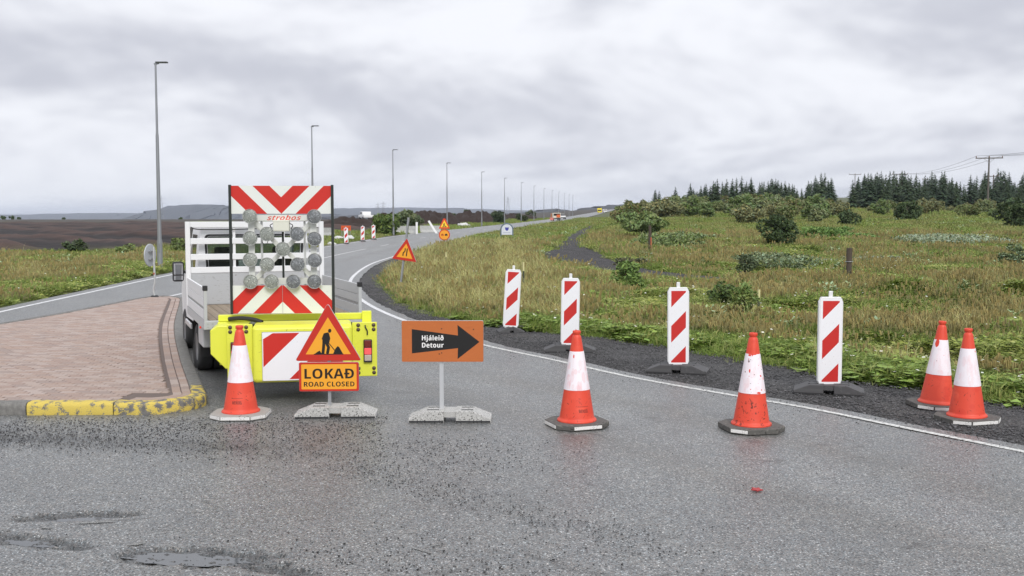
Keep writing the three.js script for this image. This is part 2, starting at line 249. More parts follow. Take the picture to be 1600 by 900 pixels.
// water standing in the broken patches
{
  const water = mat([0.09, 0.095, 0.1], 0.06);
  const blob = (x, d, rx, rd, t, seed) => { const s = []; for (let k = 0; k < 40; k++) { const a = k / 40 * 6.2832, q = 1 + 0.3 * fbm(Math.cos(a) * 1.5 + seed, Math.sin(a) * 1.5, 3); s.push([Math.cos(a) * rx * q, Math.sin(a) * rd * q]); } return new THREE.ShapeGeometry(shapeOf(s)).rotateX(-Math.PI / 2).rotateY(t).translate(x, -0.021, -d); };
  [[-3.3, 7.9, 0.26, 0.05, 0.16], [-4.05, 7.5, 0.3, 0.07, -0.28], [-3.4, 7.32, 0.22, 0.06, -0.28], [-2.2, 6.98, 0.42, 0.13, -0.12], [-4.25, 7.04, 0.25, 0.07, 0.1]].forEach((a, i) => structure('puddle', blob(...a, i * 7 + 1), water, 'shallow puddle in broken asphalt'));
}
// scraps of old white paint left on the asphalt
[[-3.12, 7.76, 0.12, 0.02, 0.2], [-3.42, 7.62, 0.05, 0.016, -0.2], [-2.62, 7.24, 0.06, 0.02, 0.5], [-0.62, 7.1, 0.13, 0.009, -0.7], [-0.52, 7.22, 0.06, 0.008, 0.6]].forEach(([x, d, rx, rd, t], i) => { const p = []; for (let k = 0; k < 26; k++) { const a = k / 26 * 6.2832, q = 1 + 0.55 * fbm(Math.cos(a) * 2 + i * 9, Math.sin(a) * 2, 3); p.push([Math.cos(a) * rx * q, Math.sin(a) * rd * q]); } structure('paint_remnant', new THREE.ShapeGeometry(shapeOf(p)).rotateX(-Math.PI / 2).rotateY(t).scale(1, 1, 1).translate(x, 0.0025, -d), M.oldPaint, 'scrap of old white road paint'); });
// ---------------------------------------------------------------- brick paved traffic island
{
  const kerbH = 0.14, outline = [];                                         // outer edge of the kerb, clockwise from the front left, [x, d]
  const right = new THREE.CatmullRomCurve3([[-3.72, 12.75], [-3.95, 13.4], [-4.91, 16.07], [-6.39, 20.45], [-8.03, 26.0], [-8.45, 27.3], [-8.9, 27.95]].map(([x, d]) => V(x, 0, d)));
  const corner = []; for (let k = 0; k <= 8; k++) { const a = -Math.PI / 2 + k / 8 * Math.PI * 0.56; corner.push([-4.32 + Math.cos(a) * 0.62, 12.62 + Math.sin(a) * 0.62]); }
  for (let x = -11.6; x < -4.4; x += 0.2) outline.push([x, 12.02 - 0.02 * Math.cos(x)]);
  outline.push(...corner);
  for (let k = 2; k <= 60; k++) { const p = right.getPoint(k / 60); outline.push([p.x, p.z]); }
  outline.push([-9.3, 28.15], [-9.62, 27.95]); for (const [x, d] of [[-9.78, 27.1], [-9.86, 25.2], [-9.96, 23.4], [-10.25, 21], [-10.7, 17.5], [-11.2, 14.2], [-11.5, 12.5]]) outline.push([x, d]);
  const n = outline.length, acc = [0];
  for (let i = 0; i < n; i++) { const a = outline[i], b = outline[(i + 1) % n]; acc.push(acc[i] + Math.hypot(b[0] - a[0], b[1] - a[1])); }
  const total = acc[n];
  const along = (s) => { s = ((s % total) + total) % total; let i = 0; while (acc[i + 1] < s) i++; const t = (s - acc[i]) / (acc[i + 1] - acc[i]), a = outline[i], b = outline[(i + 1) % n]; return [lerp(a[0], b[0], t), lerp(a[1], b[1], t)]; };
  const frame = (s) => { const p = along(s), a = along(s - 0.12), b = along(s + 0.12), l = Math.hypot(b[0] - a[0], b[1] - a[1]); const t = [(b[0] - a[0]) / l, (b[1] - a[1]) / l]; return { p, t, in: [-t[1], t[0]] }; };
  const island = new THREE.Group(); island.name = 'traffic_island'; scene.add(island); tag(island, 'brick paved traffic island with concrete kerb', null, null, 'structure');
  // kerb stones, one by one; some carry worn yellow paint
  const concrete = dataTex(512, 128, (i, j) => { const q = 0.47 + 0.07 * fbm(i * 0.02, j * 0.03, 4) + 0.05 * N2(i * 0.5, j * 0.5) - (N2(i * 0.16, j * 0.16) > 0.7 ? 0.13 : 0); return [q, q * 0.985, q * 0.95]; });
  const painted = (amount, seed) => dataTex(512, 128, (i, j) => {
    const q = 0.43 + 0.08 * fbm(i * 0.02 + seed, j * 0.03, 4) + 0.05 * N2(i * 0.5, j * 0.5), w = fbm(i * 0.011 + seed, j * 0.024, 5) * 0.8 + 0.25 * N2(i * 0.12, j * 0.2 + seed), y = sstep(-0.06, 0.05, w + amount);
    const s = 0.94 + 0.06 * N2(i * 0.2, j * 0.2); return [lerp(q, 0.85 * s, y), lerp(q * 0.98, 0.755 * s, y), lerp(q * 0.95, 0.36 * s, y)];
  });
  const kMat = { bare: mat([1, 1, 1], 0.9, 0, { map: concrete }), full: mat([1, 1, 1], 0.75, 0, { map: painted(0.27, 3) }), half: mat([1, 1, 1], 0.8, 0, { map: painted(-0.02, 31) }) };
  const prof = [[0.01, -0.06], [0, 0.0], [0.0, kerbH - 0.045], [0.012, kerbH - 0.018], [0.04, kerbH], [0.16, kerbH + 0.004], [0.175, kerbH - 0.01], [0.175, -0.06]];
  let s = 0;
  while (s < total - 0.2) {
    const len = Math.min(1.0 + 0.04 * N2(s, 2), total - s), m = Math.max(6, Math.round(len / 0.06)), P = [], U = [], I = [];
    for (let k = 0; k <= m; k++) {
      const { p, in: q } = frame(s + 0.006 + (len - 0.012) * k / m); let v = 0;
      prof.forEach(([o, y], j) => { if (j) v += Math.hypot(o - prof[j - 1][0], y - prof[j - 1][1]); const jit = 0.006 * N2(s * 3 + k * 0.4, j * 1.3); P.push(p[0] + q[0] * (o + jit), y + (j > 1 && j < 7 ? jit : 0), -(p[1] + q[1] * (o + jit))); U.push(k / m, v / 0.5); });
      if (k) for (let j = 0; j < prof.length - 1; j++) { const a = (k - 1) * prof.length + j, b = a + prof.length; I.push(a, b, a + 1, b, b + 1, a + 1); }
    }
    for (const e of [0, m]) { const o = e * prof.length; for (let j = 1; j < prof.length - 1; j++) I.push(...(e ? [o, o + j + 1, o + j] : [o, o + j, o + j + 1])); }
    const g = new THREE.BufferGeometry(); g.setAttribute('position', new THREE.Float32BufferAttribute(P, 3)); g.setAttribute('uv', new THREE.Float32BufferAttribute(U, 2)); g.setIndex(I);
    const [x, d] = along(s + len / 2);
    const kind = d < 12.2 && x > -6.05 && x < -4.9 ? 'full' : d < 13.7 && x > -4.95 ? 'half' : 'bare';
    const k = mesh('kerb_stone', toCreasedNormals(g, 0.7), kMat[kind], island); if (kind !== 'bare') k.userData.label = 'kerb stone with worn yellow paint';
    s += len;
  }
  // bricks: stretcher rows parallel to the front kerb, two rows that follow the kerb at the right
  const insideX = (d, off) => { const xs = []; for (let i = 0; i < n; i++) { const a = outline[i], b = outline[(i + 1) % n]; if ((a[1] - d) * (b[1] - d) < 0) xs.push(lerp(a[0], b[0], (d - a[1]) / (b[1] - a[1]))); } if (xs.length < 2) return null; return [Math.min(...xs) + 0.2, Math.max(...xs) - off]; };
  const brick = (L_, W_) => { const c = 0.004, h = 0.03, hx = L_ / 2, hz = W_ / 2, g = new THREE.BufferGeometry(), q = (a, b, cc, d) => [...a, ...b, ...cc, ...a, ...cc, ...d];
    const t = [[-hx + c, h, hz - c], [hx - c, h, hz - c], [hx - c, h, -hz + c], [-hx + c, h, -hz + c]], m = [[-hx, h - c, hz], [hx, h - c, hz], [hx, h - c, -hz], [-hx, h - c, -hz]], lo = m.map(([x, , z]) => [x, 0, z]), P = [...q(...t)];
    for (let i = 0; i < 4; i++) { const j = (i + 1) % 4; P.push(...q(m[i], m[j], t[j], t[i]), ...q(lo[i], lo[j], m[j], m[i])); }
    g.setAttribute('position', new THREE.Float32BufferAttribute(P, 3)); g.computeVertexNormals(); const U = []; for (let i = 0; i < P.length; i += 3) U.push(P[i] * 2, P[i + 2] * 2); g.setAttribute('uv', new THREE.Float32BufferAttribute(U, 2)); return g; };
  const rb = rng(77), tones = [[0.47, 0.36, 0.305], [0.43, 0.315, 0.265], [0.50, 0.395, 0.34], [0.40, 0.31, 0.27], [0.46, 0.335, 0.275], [0.52, 0.42, 0.37]];
  const bTex = dataTex(256, 256, (i, j) => { const v = 0.9 + 0.1 * fbm(i * 0.08, j * 0.08, 3) + 0.07 * N2(i * 0.6, j * 0.6); return [v, v, v]; });
  const bm = tones.map((c) => mat(c, 0.85, 0, { map: bTex })), loose = [];
  const put = (x, d, w, dep, turn) => loose.push({ x, d, w, dep, turn, y: kerbH - 0.034 + 0.003 * N2(x * 3, d * 3) + 0.004 * N2(x * 0.6, d * 0.6), tone: Math.floor(rb() * 6) });
  let row = 0;
  for (let d = 12.28; d < 27.9; d += 0.104, row++) {
    const r = insideX(d, 0.46 * Math.hypot(1, d > 13.2 ? 0.36 : 0)); if (!r) continue; if (d < 12.75) r[1] = Math.min(r[1], -4.62);
    for (let x = r[0] - (row % 2 ? 0.104 : 0); x < r[1]; x += 0.208) { const a = Math.max(x, r[0]), b = Math.min(x + 0.202, r[1]); if (b - a > 0.03) put((a + b) / 2, d, b - a, 0.099, 0.012 * (rb() - 0.5)); }
  }
  const start = acc[outline.findIndex((p) => p[0] > -4.6 && p[1] < 12.3)];
  for (const off of [0.235, 0.345]) for (let q = start; q < start + 17.2; q += 0.207) { const { p, t, in: i } = frame(q); put(p[0] + i[0] * off, p[1] + i[1] * off, 0.2, 0.098, Math.atan2(t[1], t[0])); }
  const size = (b) => 1 / (b.d * b.d);                                        // the bricks that show largest are parts of their own
  loose.sort((a, b) => size(b) * (b.x > -6.1 - (b.d - 12) * 0.5 ? 1 : 0.001) - size(a) * (a.x > -6.1 - (a.d - 12) * 0.5 ? 1 : 0.001));
  const shapes = new Map(), shape = (b) => { const k = b.w.toFixed(2) + b.dep; if (!shapes.has(k)) shapes.set(k, brick(+b.w.toFixed(2), b.dep)); return shapes.get(k); };
  loose.slice(0, 300).forEach((b) => { const m = mesh('brick', shape(b), bm[b.tone], island); m.position.set(b.x, b.y, -b.d); m.rotation.y = b.turn; });
  const rest = [], m4 = new THREE.Matrix4();
  for (const b of loose.slice(300)) { const g = shape(b).clone().applyMatrix4(m4.makeRotationY(b.turn).setPosition(b.x, b.y, -b.d)); const c = tones[b.tone], C = new Float32Array(g.attributes.position.count * 3); for (let i = 0; i < C.length; i += 3) C.set(c, i); g.setAttribute('color', new THREE.BufferAttribute(C, 3)); rest.push(g); }
  const r = mesh('paving_bricks', rest, mat([1, 1, 1], 0.85, 0, { vertexColors: true, map: bTex }), island); r.userData.kind = 'stuff';
  const bed = new THREE.ShapeGeometry(shapeOf(outline.map(([x, d]) => { const cx = -7.5, cd = 18; return [x + Math.sign(cx - x) * 0.06, d + Math.sign(cd - d) * 0.06]; }))).rotateX(-Math.PI / 2).translate(0, kerbH - 0.014, 0);
  mesh('joint_sand', bed, mat([0.15, 0.115, 0.10], 0.95), island);
}

// ---------------------------------------------------------------- loose stones on the road and the shoulder
function stoneGeo(seed) { const g = new THREE.IcosahedronGeometry(1, 0), r = rng(seed), p = g.attributes.position, seen = new Map(); for (let i = 0; i < p.count; i++) { const k = [p.getX(i), p.getY(i), p.getZ(i)].map((v) => v.toFixed(2)).join(); if (!seen.has(k)) seen.set(k, 0.65 + 0.6 * r()); const s = seen.get(k); p.setXYZ(i, p.getX(i) * s * 1.15, p.getY(i) * s * 0.7, p.getZ(i) * s); } g.computeVertexNormals(); return g; }
function instances(name, geo, material, list, label, category) {              // list of [x, y, z, scale, turn, color, sy, lean]
  const m = new THREE.InstancedMesh(geo, material, list.length), o = new THREE.Object3D(), c = new THREE.Color();
  list.forEach(([x, y, z, s, t, col, sy, lean], i) => { o.position.set(x, y, z); o.rotation.set(lean ?? 0, t, lean ? lean * 0.6 : 0); o.scale.set(s, s * (sy ?? 1), s); o.updateMatrix(); m.setMatrixAt(i, o.matrix); if (col) m.setColorAt(i, c.setRGB(...col)); });
  m.castShadow = m.receiveShadow = true; m.name = numbered(name); scene.add(m); return tag(m, label, category, null, 'stuff');
}
{
  const r = rng(5), list = [], add = (x, d, s) => { const k = 0.025 + 0.07 * r() * r(); list.push([x, s * 0.35, -d, s, r() * 6.28, [k, k * 0.97, k * 0.97]]); };
  const gauss = () => (r() + r() + r() - 1.5) / 1.0;
  for (let i = 0; i < 5200; i++) { const x = -6 + r() * 6.8, d = 10.6 - 0.17 * (x + 4) + gauss() * (0.42 + 0.1 * (x + 6)); if (r() < 1 - sstep(-1.4, 1, x) * 0.85) add(x, d, 0.003 + 0.008 * r() * r()); }
  for (let i = 0; i < 3800; i++) { const x = -5.6 + r() * 4.2, d = 11.35 + gauss() * 0.7; add(x, d, 0.003 + 0.008 * r() * r()); }
  for (let i = 0; i < 1100; i++) { const t = r(), x = lerp(-1.6, 1.0, t) + gauss() * 0.3, d = lerp(9.6, 7.2, t) + gauss() * 0.35; add(x, d, 0.003 + 0.007 * r() * r()); }
  for (let i = 0; i < 500; i++) add(-0.6 + gauss() * 1.6, 6.9 + gauss() * 0.7, 0.004 + 0.008 * r() * r());
  for (let i = 0; i < 900; i++) { const d = 9 + r() * 14; add(lineR(d) + gauss() * 0.5, d, 0.004 + 0.007 * r() * r()); }
  for (let i = 0; i < 900; i++) add(-6 + r() * 14, 6 + r() * 12, 0.003 + 0.006 * r() * r());
  const ok = list.filter(([x, , z]) => -z > 12.75 || -z < 11.93 || x > -3.6).filter(([x, , z]) => !(x < -3.5 - (-z - 12) * 0.36 && -z > 11.9));
  instances('loose_stones', stoneGeo(3), mat([1, 1, 1], 0.8), ok, 'loose black grit scattered over the asphalt', 'gravel');
  const sh = []; for (let i = 0; i < 38000; i++) { const d = 9 + 26 * r() ** 1.7, x = lerp(lineR(d) + 0.25, gravR(d) + 0.5, r() ** 0.9), s = 0.007 + 0.015 * r() * r(), k = 0.05 + 0.14 * r() * r(); sh.push([x, E(d) - 0.014 + s * 0.3, -d, s, r() * 6.28, [k, k * 0.98, k]]); }
  instances('shoulder_stones', stoneGeo(8), mat([1, 1, 1], 0.85), sh, 'dark loose stones on the gravel shoulder', 'gravel');
}

// ---------------------------------------------------------------- shared object materials
const white = mat([0.78, 0.78, 0.77], 0.42), galv = mat([0.42, 0.43, 0.44], 0.42, 0.75), black = mat([0.02, 0.02, 0.021], 0.6), rubber = mat([0.035, 0.035, 0.036], 0.8), alu = mat([0.66, 0.67, 0.68], 0.38, 0.6);
const RED = '#c9281c', WHITE = '#eeeef0', AMBER = '#f0a528', SIGNRED = '#c22a18';

// ---------------------------------------------------------------- traffic cones
{
  const bodyTex = (seed, dirt, text) => canvasTex(1024, 512, (g, w, h) => {
    g.fillStyle = '#de4a32'; g.fillRect(0, 0, w, h); const r = rng(seed);
    for (let i = 0; i < 60; i++) { g.fillStyle = `rgba(${r() < 0.5 ? '255,120,90' : '190,40,25'},${0.05 + 0.1 * r()})`; g.beginPath(); g.ellipse(r() * w, r() * h, 20 + 60 * r(), 8 + 30 * r(), 0, 0, 7); g.fill(); }
    grime(g, w, h, 240 * dirt, seed + 1, 0.5, '50,22,16');
    for (let i = 0; i < 26 * dirt; i++) { g.strokeStyle = `rgba(60,22,14,${0.2 + 0.5 * r()})`; g.lineWidth = 1 + 5 * r() * dirt; const x = w * (0.3 + 0.4 * r()), y = h * (0.7 + 0.28 * r()); g.beginPath(); g.moveTo(x, y); g.lineTo(x + (r() - 0.5) * 60, y + (r() - 0.5) * 40); g.stroke(); }
    if (text !== null) { g.fillStyle = 'rgba(50,18,14,0.85)'; g.font = 'bold 26px sans-serif'; g.textAlign = 'center'; g.save(); g.translate(w * text, h * 0.875); g.scale(1, 1.05); g.fillText('WENDEL', 0, 0); g.restore(); g.strokeStyle = 'rgba(90,25,18,0.7)'; g.lineWidth = 2; g.beginPath(); g.moveTo(w * text - 62, h * 0.805); g.lineTo(w * text + 62, h * 0.805); g.stroke(); }
  });
  const sleeveTex = (seed, worn, streak, red = []) => canvasTex(1024, 512, (g, w, h) => {
    g.fillStyle = '#f2eaee'; g.fillRect(0, 0, w, h); const r = rng(seed);
    for (let i = 0; i < 90; i++) { g.fillStyle = `rgba(226,150,150,${0.05 + 0.09 * r() * streak})`; g.beginPath(); g.ellipse(r() * w, h * (0.2 + 0.9 * r()), 8 + 30 * r(), 20 + 60 * r(), 0, 0, 7); g.fill(); }
    grime(g, w, h, 160, seed + 9, 0.22, '120,110,112');
    for (let i = 0; i < worn * 26; i++) { g.fillStyle = r() < 0.6 ? '#d94532' : 'rgba(120,100,96,0.8)'; const x = w * (0.34 + 0.34 * r()), y = h * r(), s = 2 + 20 * r() * r(); g.beginPath(); for (let k = 0; k < 7; k++) g.lineTo(x + Math.cos(k) * s * (0.4 + r()), y + Math.sin(k) * s * (0.4 + r())); g.fill(); }
    for (const [x, y, a, b] of red) { g.fillStyle = '#dd4230'; g.beginPath(); for (let k = 0; k < 12; k++) g.lineTo(w * x + Math.cos(k * 0.524) * a * (0.7 + 0.5 * r()), h * y + Math.sin(k * 0.524) * b * (0.7 + 0.5 * r())); g.fill(); }
  });
  const rAt = (y) => lerp(0.196, 0.048, clamp((y - 0.05) / 0.93)), lathe = (pts) => { const g = new THREE.LatheGeometry(pts.map(([r, y]) => new THREE.Vector2(r, y)), 48, -Math.PI, Math.PI * 2), p = g.attributes.position, uv = g.attributes.uv, y0 = pts[0][1], y1 = pts[pts.length - 1][1]; for (let i = 0; i < p.count; i++) uv.setY(i, (p.getY(i) - y0) / (y1 - y0)); return g; };
  const body = lathe([[0.212, 0.048], [0.216, 0.058], [0.214, 0.072], [rAt(0.08) + 0.008, 0.082], [rAt(0.1), 0.1], [rAt(0.4), 0.4], [rAt(0.82), 0.82], [rAt(0.96), 0.96], [0.043, 0.985], [0.036, 0.99], [0.034, 1.0], [0.044, 1.008], [0.045, 1.03], [0.04, 1.04], [0.028, 1.04], [0.027, 0.98]]);
  const sleeve = lathe([[rAt(0.40) + 0.001, 0.40], [rAt(0.402) + 0.004, 0.402], [rAt(0.6) + 0.004, 0.6], [rAt(0.815) + 0.004, 0.815], [rAt(0.817) + 0.001, 0.817]]);
  const oct = (w, c) => [[-w + c, -w], [w - c, -w], [w, -w + c], [w, w - c], [w - c, w], [-w + c, w], [-w, w - c], [-w, -w + c]], W = 0.305, C = 0.14;
  const base = plate(shapeOf(oct(W, C)), 0.042, 0, 0.006).rotateX(-Math.PI / 2).translate(0, 0.006, 0);
  const bTex = canvasTex(256, 256, (g, w, h) => { g.fillStyle = '#5b5955'; g.fillRect(0, 0, w, h); grime(g, w, h, 500, 4, 0.5, '150,146,138'); grime(g, w, h, 300, 6, 0.5, '28,26,24'); });
  bTex.wrapS = bTex.wrapT = THREE.RepeatWrapping; bTex.repeat.set(1.5, 1.5);
  const baseM = mat([1, 1, 1], 0.85, 0, { map: bTex }), edgeM = mat([1, 1, 1], 0.6, 0, { map: canvasTex(256, 64, (g, w, h) => { g.fillStyle = '#e6e4e0'; g.fillRect(0, 0, w, h); grime(g, w, h, 60, 3, 0.9, '70,68,64'); }) });
  const paleBase = mat([1, 1, 1], 0.8, 0, { map: canvasTex(256, 256, (g, w, h) => { g.fillStyle = '#a19f99'; g.fillRect(0, 0, w, h); grime(g, w, h, 500, 4, 0.5, '215,212,205'); grime(g, w, h, 300, 6, 0.5, '60,58,54'); }) });
  function cone(x, d, y, turn, tilt, faces, b, s, label) {
    const t = thing('traffic_cone', label, 'traffic cone', x, y, -d, 0, 'traffic cones closing the road'); t.rotation.z = tilt;
    const p = mesh('base_plate', base, faces.length > 7 ? paleBase : baseM, t); p.rotation.y = turn;
    const P = oct(W, C);
    for (const k of faces) { const a = P[k], c = P[(k + 1) % 8], len = Math.hypot(c[0] - a[0], c[1] - a[1]) - 0.012, nx = (c[1] - a[1]), ny = -(c[0] - a[0]), q = Math.hypot(nx, ny), g = new THREE.BoxGeometry(len, 0.034, 0.005); const m = mesh('painted_edge', g, edgeM, p); m.position.set((a[0] + c[0]) / 2 + nx / q * 0.0075, 0.027, -((a[1] + c[1]) / 2 + ny / q * 0.0075)); m.rotation.y = Math.atan2(c[1] - a[1], c[0] - a[0]); }
    mesh('cone_body', body, mat([1, 1, 1], 0.5, 0, { map: b }), t); mesh('reflective_sleeve', sleeve, mat([1, 1, 1], 0.5, 0, { map: s }), t);
  }
  cone(-3.1, 11.95, 0.0, 0.04, 0, [7, 0, 1, 2, 3, 4, 5, 6], bodyTex(1, 0.6, 0.5), sleeveTex(2, 0.05, 0.6), 'orange traffic cone with a fully white edged base beside the yellow crash cushion');
  cone(0.71, 11.43, 0, 0.34, 0.006, [6, 0, 2, 4], bodyTex(3, 0.7, 0.56), sleeveTex(4, 0.03, 1.6, [[0.43, 0.12, 16, 26]]), 'orange cone with pink smears on its sleeve, right beside the detour sign');
  cone(2.57, 11.22, 0, 0.2, -0.008, [7, 5, 3], bodyTex(5, 2.2, null), sleeveTex(6, 1.1, 0.5, [[0.42, 0.42, 12, 26], [0.6, 0.55, 16, 14], [0.66, 0.62, 10, 18], [0.55, 0.97, 30, 12], [0.48, 0.0, 70, 12], [0.4, 0.03, 40, 14]]), 'scuffed orange cone with a peeling white sleeve');
  cone(5.11, 12.59, -0.012, 0.05, -0.045, [0, 7, 4], bodyTex(7, 0.5, null), sleeveTex(8, 0.06, 0.5, [[0.36, 0.1, 55, 60]]), 'leaning orange cone with torn top corner of sleeve on the gravel shoulder');
  cone(5.12, 11.76, -0.012, 0.25, 0.01, [0, 7, 1, 5, 4], bodyTex(9, 0.7, null), sleeveTex(10, 0.02, 0.4), 'upright orange cone with clean sleeve on the gravel shoulder');
}

// ---------------------------------------------------------------- signs on portable rubber feet
const footTex = canvasTex(512, 256, (g, w, h) => { g.fillStyle = '#b9b8b4'; g.fillRect(0, 0, w, h); grime(g, w, h, 1500, 12, 1.0, '34,33,31'); grime(g, w, h, 700, 13, 0.8, '228,227,222'); });
footTex.wrapS = footTex.wrapT = THREE.RepeatWrapping; footTex.repeat.set(1.6, 3.2);
const footM = mat([1, 1, 1], 0.85, 0, { map: footTex }), darkFoot = mat([1, 1, 1], 0.75, 0, { map: canvasTex(256, 256, (g, w, h) => { g.fillStyle = '#504f50'; g.fillRect(0, 0, w, h); grime(g, w, h, 500, 21, 0.35, '120,120,118'); grime(g, w, h, 300, 22, 0.6, '30,30,30'); }) });
function foot(parent, len, dep, m, y0 = 0) {                                 // two ramped blocks joined by a lower bridge
  const h = 0.115, half = (s) => { const a = 0.075 * len / 0.9, pr = [[a, 0], [len / 2, 0], [len / 2, 0.035], [len / 2 - 0.2, h], [a, h]].map(([x, y]) => [x * s, y]); if (s < 0) pr.reverse(); return plate(shapeOf(pr), dep - 0.02, -dep / 2 + 0.01, 0.008); };
  const f = mesh('base', [half(1), half(-1), box(0.2 * len / 0.9, 0.06, dep * 0.9, 0, 0.085, 0)], m, parent); f.position.y = y0;
  for (const s of [-1, 1]) mesh('rubber_pad', box(len / 2 - 0.07, 0.019, dep + 0.008, s * (len / 4 + 0.035), 0.0105, 0), rubber, f);
  for (const s of [-1, 1]) for (const q of [0.2, -0.25]) mesh('grip_slot', box(0.13, 0.006, 0.035, s * 0.19, h + 0.008, dep * q), black, f);
  return f;
}
function worker(g, x, y, s) {                                                // digging figure, drawn on a unit square
  g.save(); g.translate(x, y); g.scale(s, s); g.fillStyle = '#15110d'; g.strokeStyle = '#15110d'; g.lineCap = g.lineJoin = 'round';
  const poly = (p) => { g.beginPath(); p.forEach((q) => g.lineTo(...q)); g.closePath(); g.fill(); };
  g.beginPath(); g.ellipse(0.60, 0.08, 0.06, 0.075, 0.2, 0, 7); g.fill();
  poly([[0.55, 0.14], [0.42, 0.16], [0.33, 0.30], [0.32, 0.52], [0.43, 0.56], [0.56, 0.50], [0.60, 0.30]]);
  g.lineWidth = 0.075; g.beginPath(); g.moveTo(0.54, 0.2); g.lineTo(0.58, 0.36); g.lineTo(0.54, 0.52); g.stroke();
  g.lineWidth = 0.06; g.beginPath(); g.moveTo(0.40, 0.2); g.lineTo(0.33, 0.38); g.lineTo(0.50, 0.46); g.stroke();
  g.lineWidth = 0.11; g.beginPath(); g.moveTo(0.38, 0.52); g.lineTo(0.36, 0.74); g.lineTo(0.34, 0.92); g.stroke(); g.beginPath(); g.moveTo(0.46, 0.5); g.lineTo(0.55, 0.70); g.lineTo(0.51, 0.9); g.stroke();
  g.lineWidth = 0.03; g.beginPath(); g.moveTo(0.48, 0.44); g.lineTo(0.78, 0.82); g.stroke();
  poly([[0.72, 0.94], [0.80, 0.76], [0.88, 0.66], [0.94, 0.68], [1.08, 0.94]]); poly([[0.02, 0.95], [0.14, 0.86], [0.22, 0.82], [0.30, 0.95]]); poly([[0.0, 0.94], [1.1, 0.94], [1.1, 0.975], [0, 0.975]]);
  g.restore();
}
function triangle(parent, w, y0, z, draw, inner = 0.62, cx = 0) {            // red bordered warning triangle
  const h = w * 0.875, s = roundedShape([[cx - w / 2, y0], [cx + w / 2, y0], [cx, y0 + h]], w * 0.045);
  const b = mesh('triangle_board', plate(s, 0.018, z, 0.003), mat([0.45, 0.46, 0.47], 0.5, 0.4), parent);
  const t = canvasTex(512, 448, (g, W, H) => { g.fillStyle = SIGNRED; g.fillRect(0, 0, W, H); g.fillStyle = AMBER; const m = (1 - inner) / 2; g.beginPath(); g.moveTo(W / 2, H * (0.22)); g.lineTo(W * (1 - m * 0.86), H * 0.885); g.lineTo(W * m * 0.86, H * 0.885); g.closePath(); g.fill(); draw(g, W, H); grime(g, W, H, 60, 5, 0.12); });
  mesh('sign_face', face(s, z + 0.024), mat([1, 1, 1], 0.45, 0, { map: t }), b); return b;
}
{
  const t = thing('road_closed_sign', 'amber road works triangle over a road closed plate on a speckled white foot', 'road sign', -2.01, 0, -11.98, 0.05);
  foot(t, 0.9, 0.36, footM); mesh('post', box(0.035, 1.0, 0.03, -0.08, 0.6, -0.02), galv, t);
  triangle(t, 0.745, 0.637, 0.0, (g, W, H) => worker(g, W * 0.275, H * 0.425, W * 0.42), 0.66, -0.085);
  const s = roundedShape(rect(-0.418, 0.258, 0.286, 0.617), 0.02), p = mesh('text_plate', plate(s, 0.016, 0.002, 0.002), galv, t);
  mesh('sign_face', face(s, 0.022), mat([1, 1, 1], 0.45, 0, { map: canvasTex(1024, 512, (g, w, h) => {
    g.fillStyle = SIGNRED; g.fillRect(0, 0, w, h); g.fillStyle = AMBER; g.beginPath(); g.roundRect(38, 34, w - 76, h - 68, 18); g.fill(); g.fillStyle = '#1a110a'; g.textAlign = 'center';
    const line = (txt, y, size, width) => { g.font = `bold ${size}px sans-serif`; const m = g.measureText(txt).width; g.save(); g.translate(w / 2, y); g.scale(width / m, 1); g.fillText(txt, 0, 0); g.restore(); };
    line('LOKAÐ', 288, 245, 890); line('ROAD CLOSED', 430, 118, 890); grime(g, w, h, 80, 6, 0.12);
  }) }), p);
}
{
  const t = thing('detour_sign', 'orange detour board with black arrow on a speckled foot', 'road sign', -0.69, 0, -11.74, 0.0);
  foot(t, 0.9, 0.36, footM); mesh('post', box(0.045, 1.0, 0.03, -0.1, 0.6, -0.02), alu, t);
  const s = roundedShape(rect(-0.455, 0.455, 0.657, 1.117), 0.015), p = mesh('board', plate(s, 0.016, 0, 0.002), galv, t);
  p.position.x = -0.085;
  mesh('sign_face', face(s, 0.021), mat([1, 1, 1], 0.55, 0, { map: canvasTex(1024, 512, (g, w, h) => {
    g.fillStyle = '#bd6830'; g.fillRect(0, 0, w, h); const r = rng(8); for (let i = 0; i < 200; i++) { g.fillStyle = `rgba(${r() < 0.5 ? '150,70,25' : '225,130,70'},${0.08 * r()})`; g.beginPath(); g.ellipse(r() * w, r() * h, 60 * r(), 16 * r(), 0, 0, 7); g.fill(); }
    g.fillStyle = '#12100f'; g.beginPath(); [[126, 104], [705, 184], [700, 52], [976, 264], [700, 478], [705, 342], [126, 408]].forEach((q) => g.lineTo(...q)); g.fill();
    g.fillStyle = '#f4f2ef'; g.font = 'bold 84px sans-serif'; g.fillText('Hjáleið', 245, 244); g.fillText('Detour', 245, 334);
    g.fillStyle = 'rgba(60,40,30,.7)'; for (const [x, y] of [[500, 100], [500, 402], [900, 108], [470, 415]]) { g.beginPath(); g.arc(x, y, 9, 0, 7); g.fill(); } grime(g, w, h, 120, 7, 0.2);
  }) }), p);
}

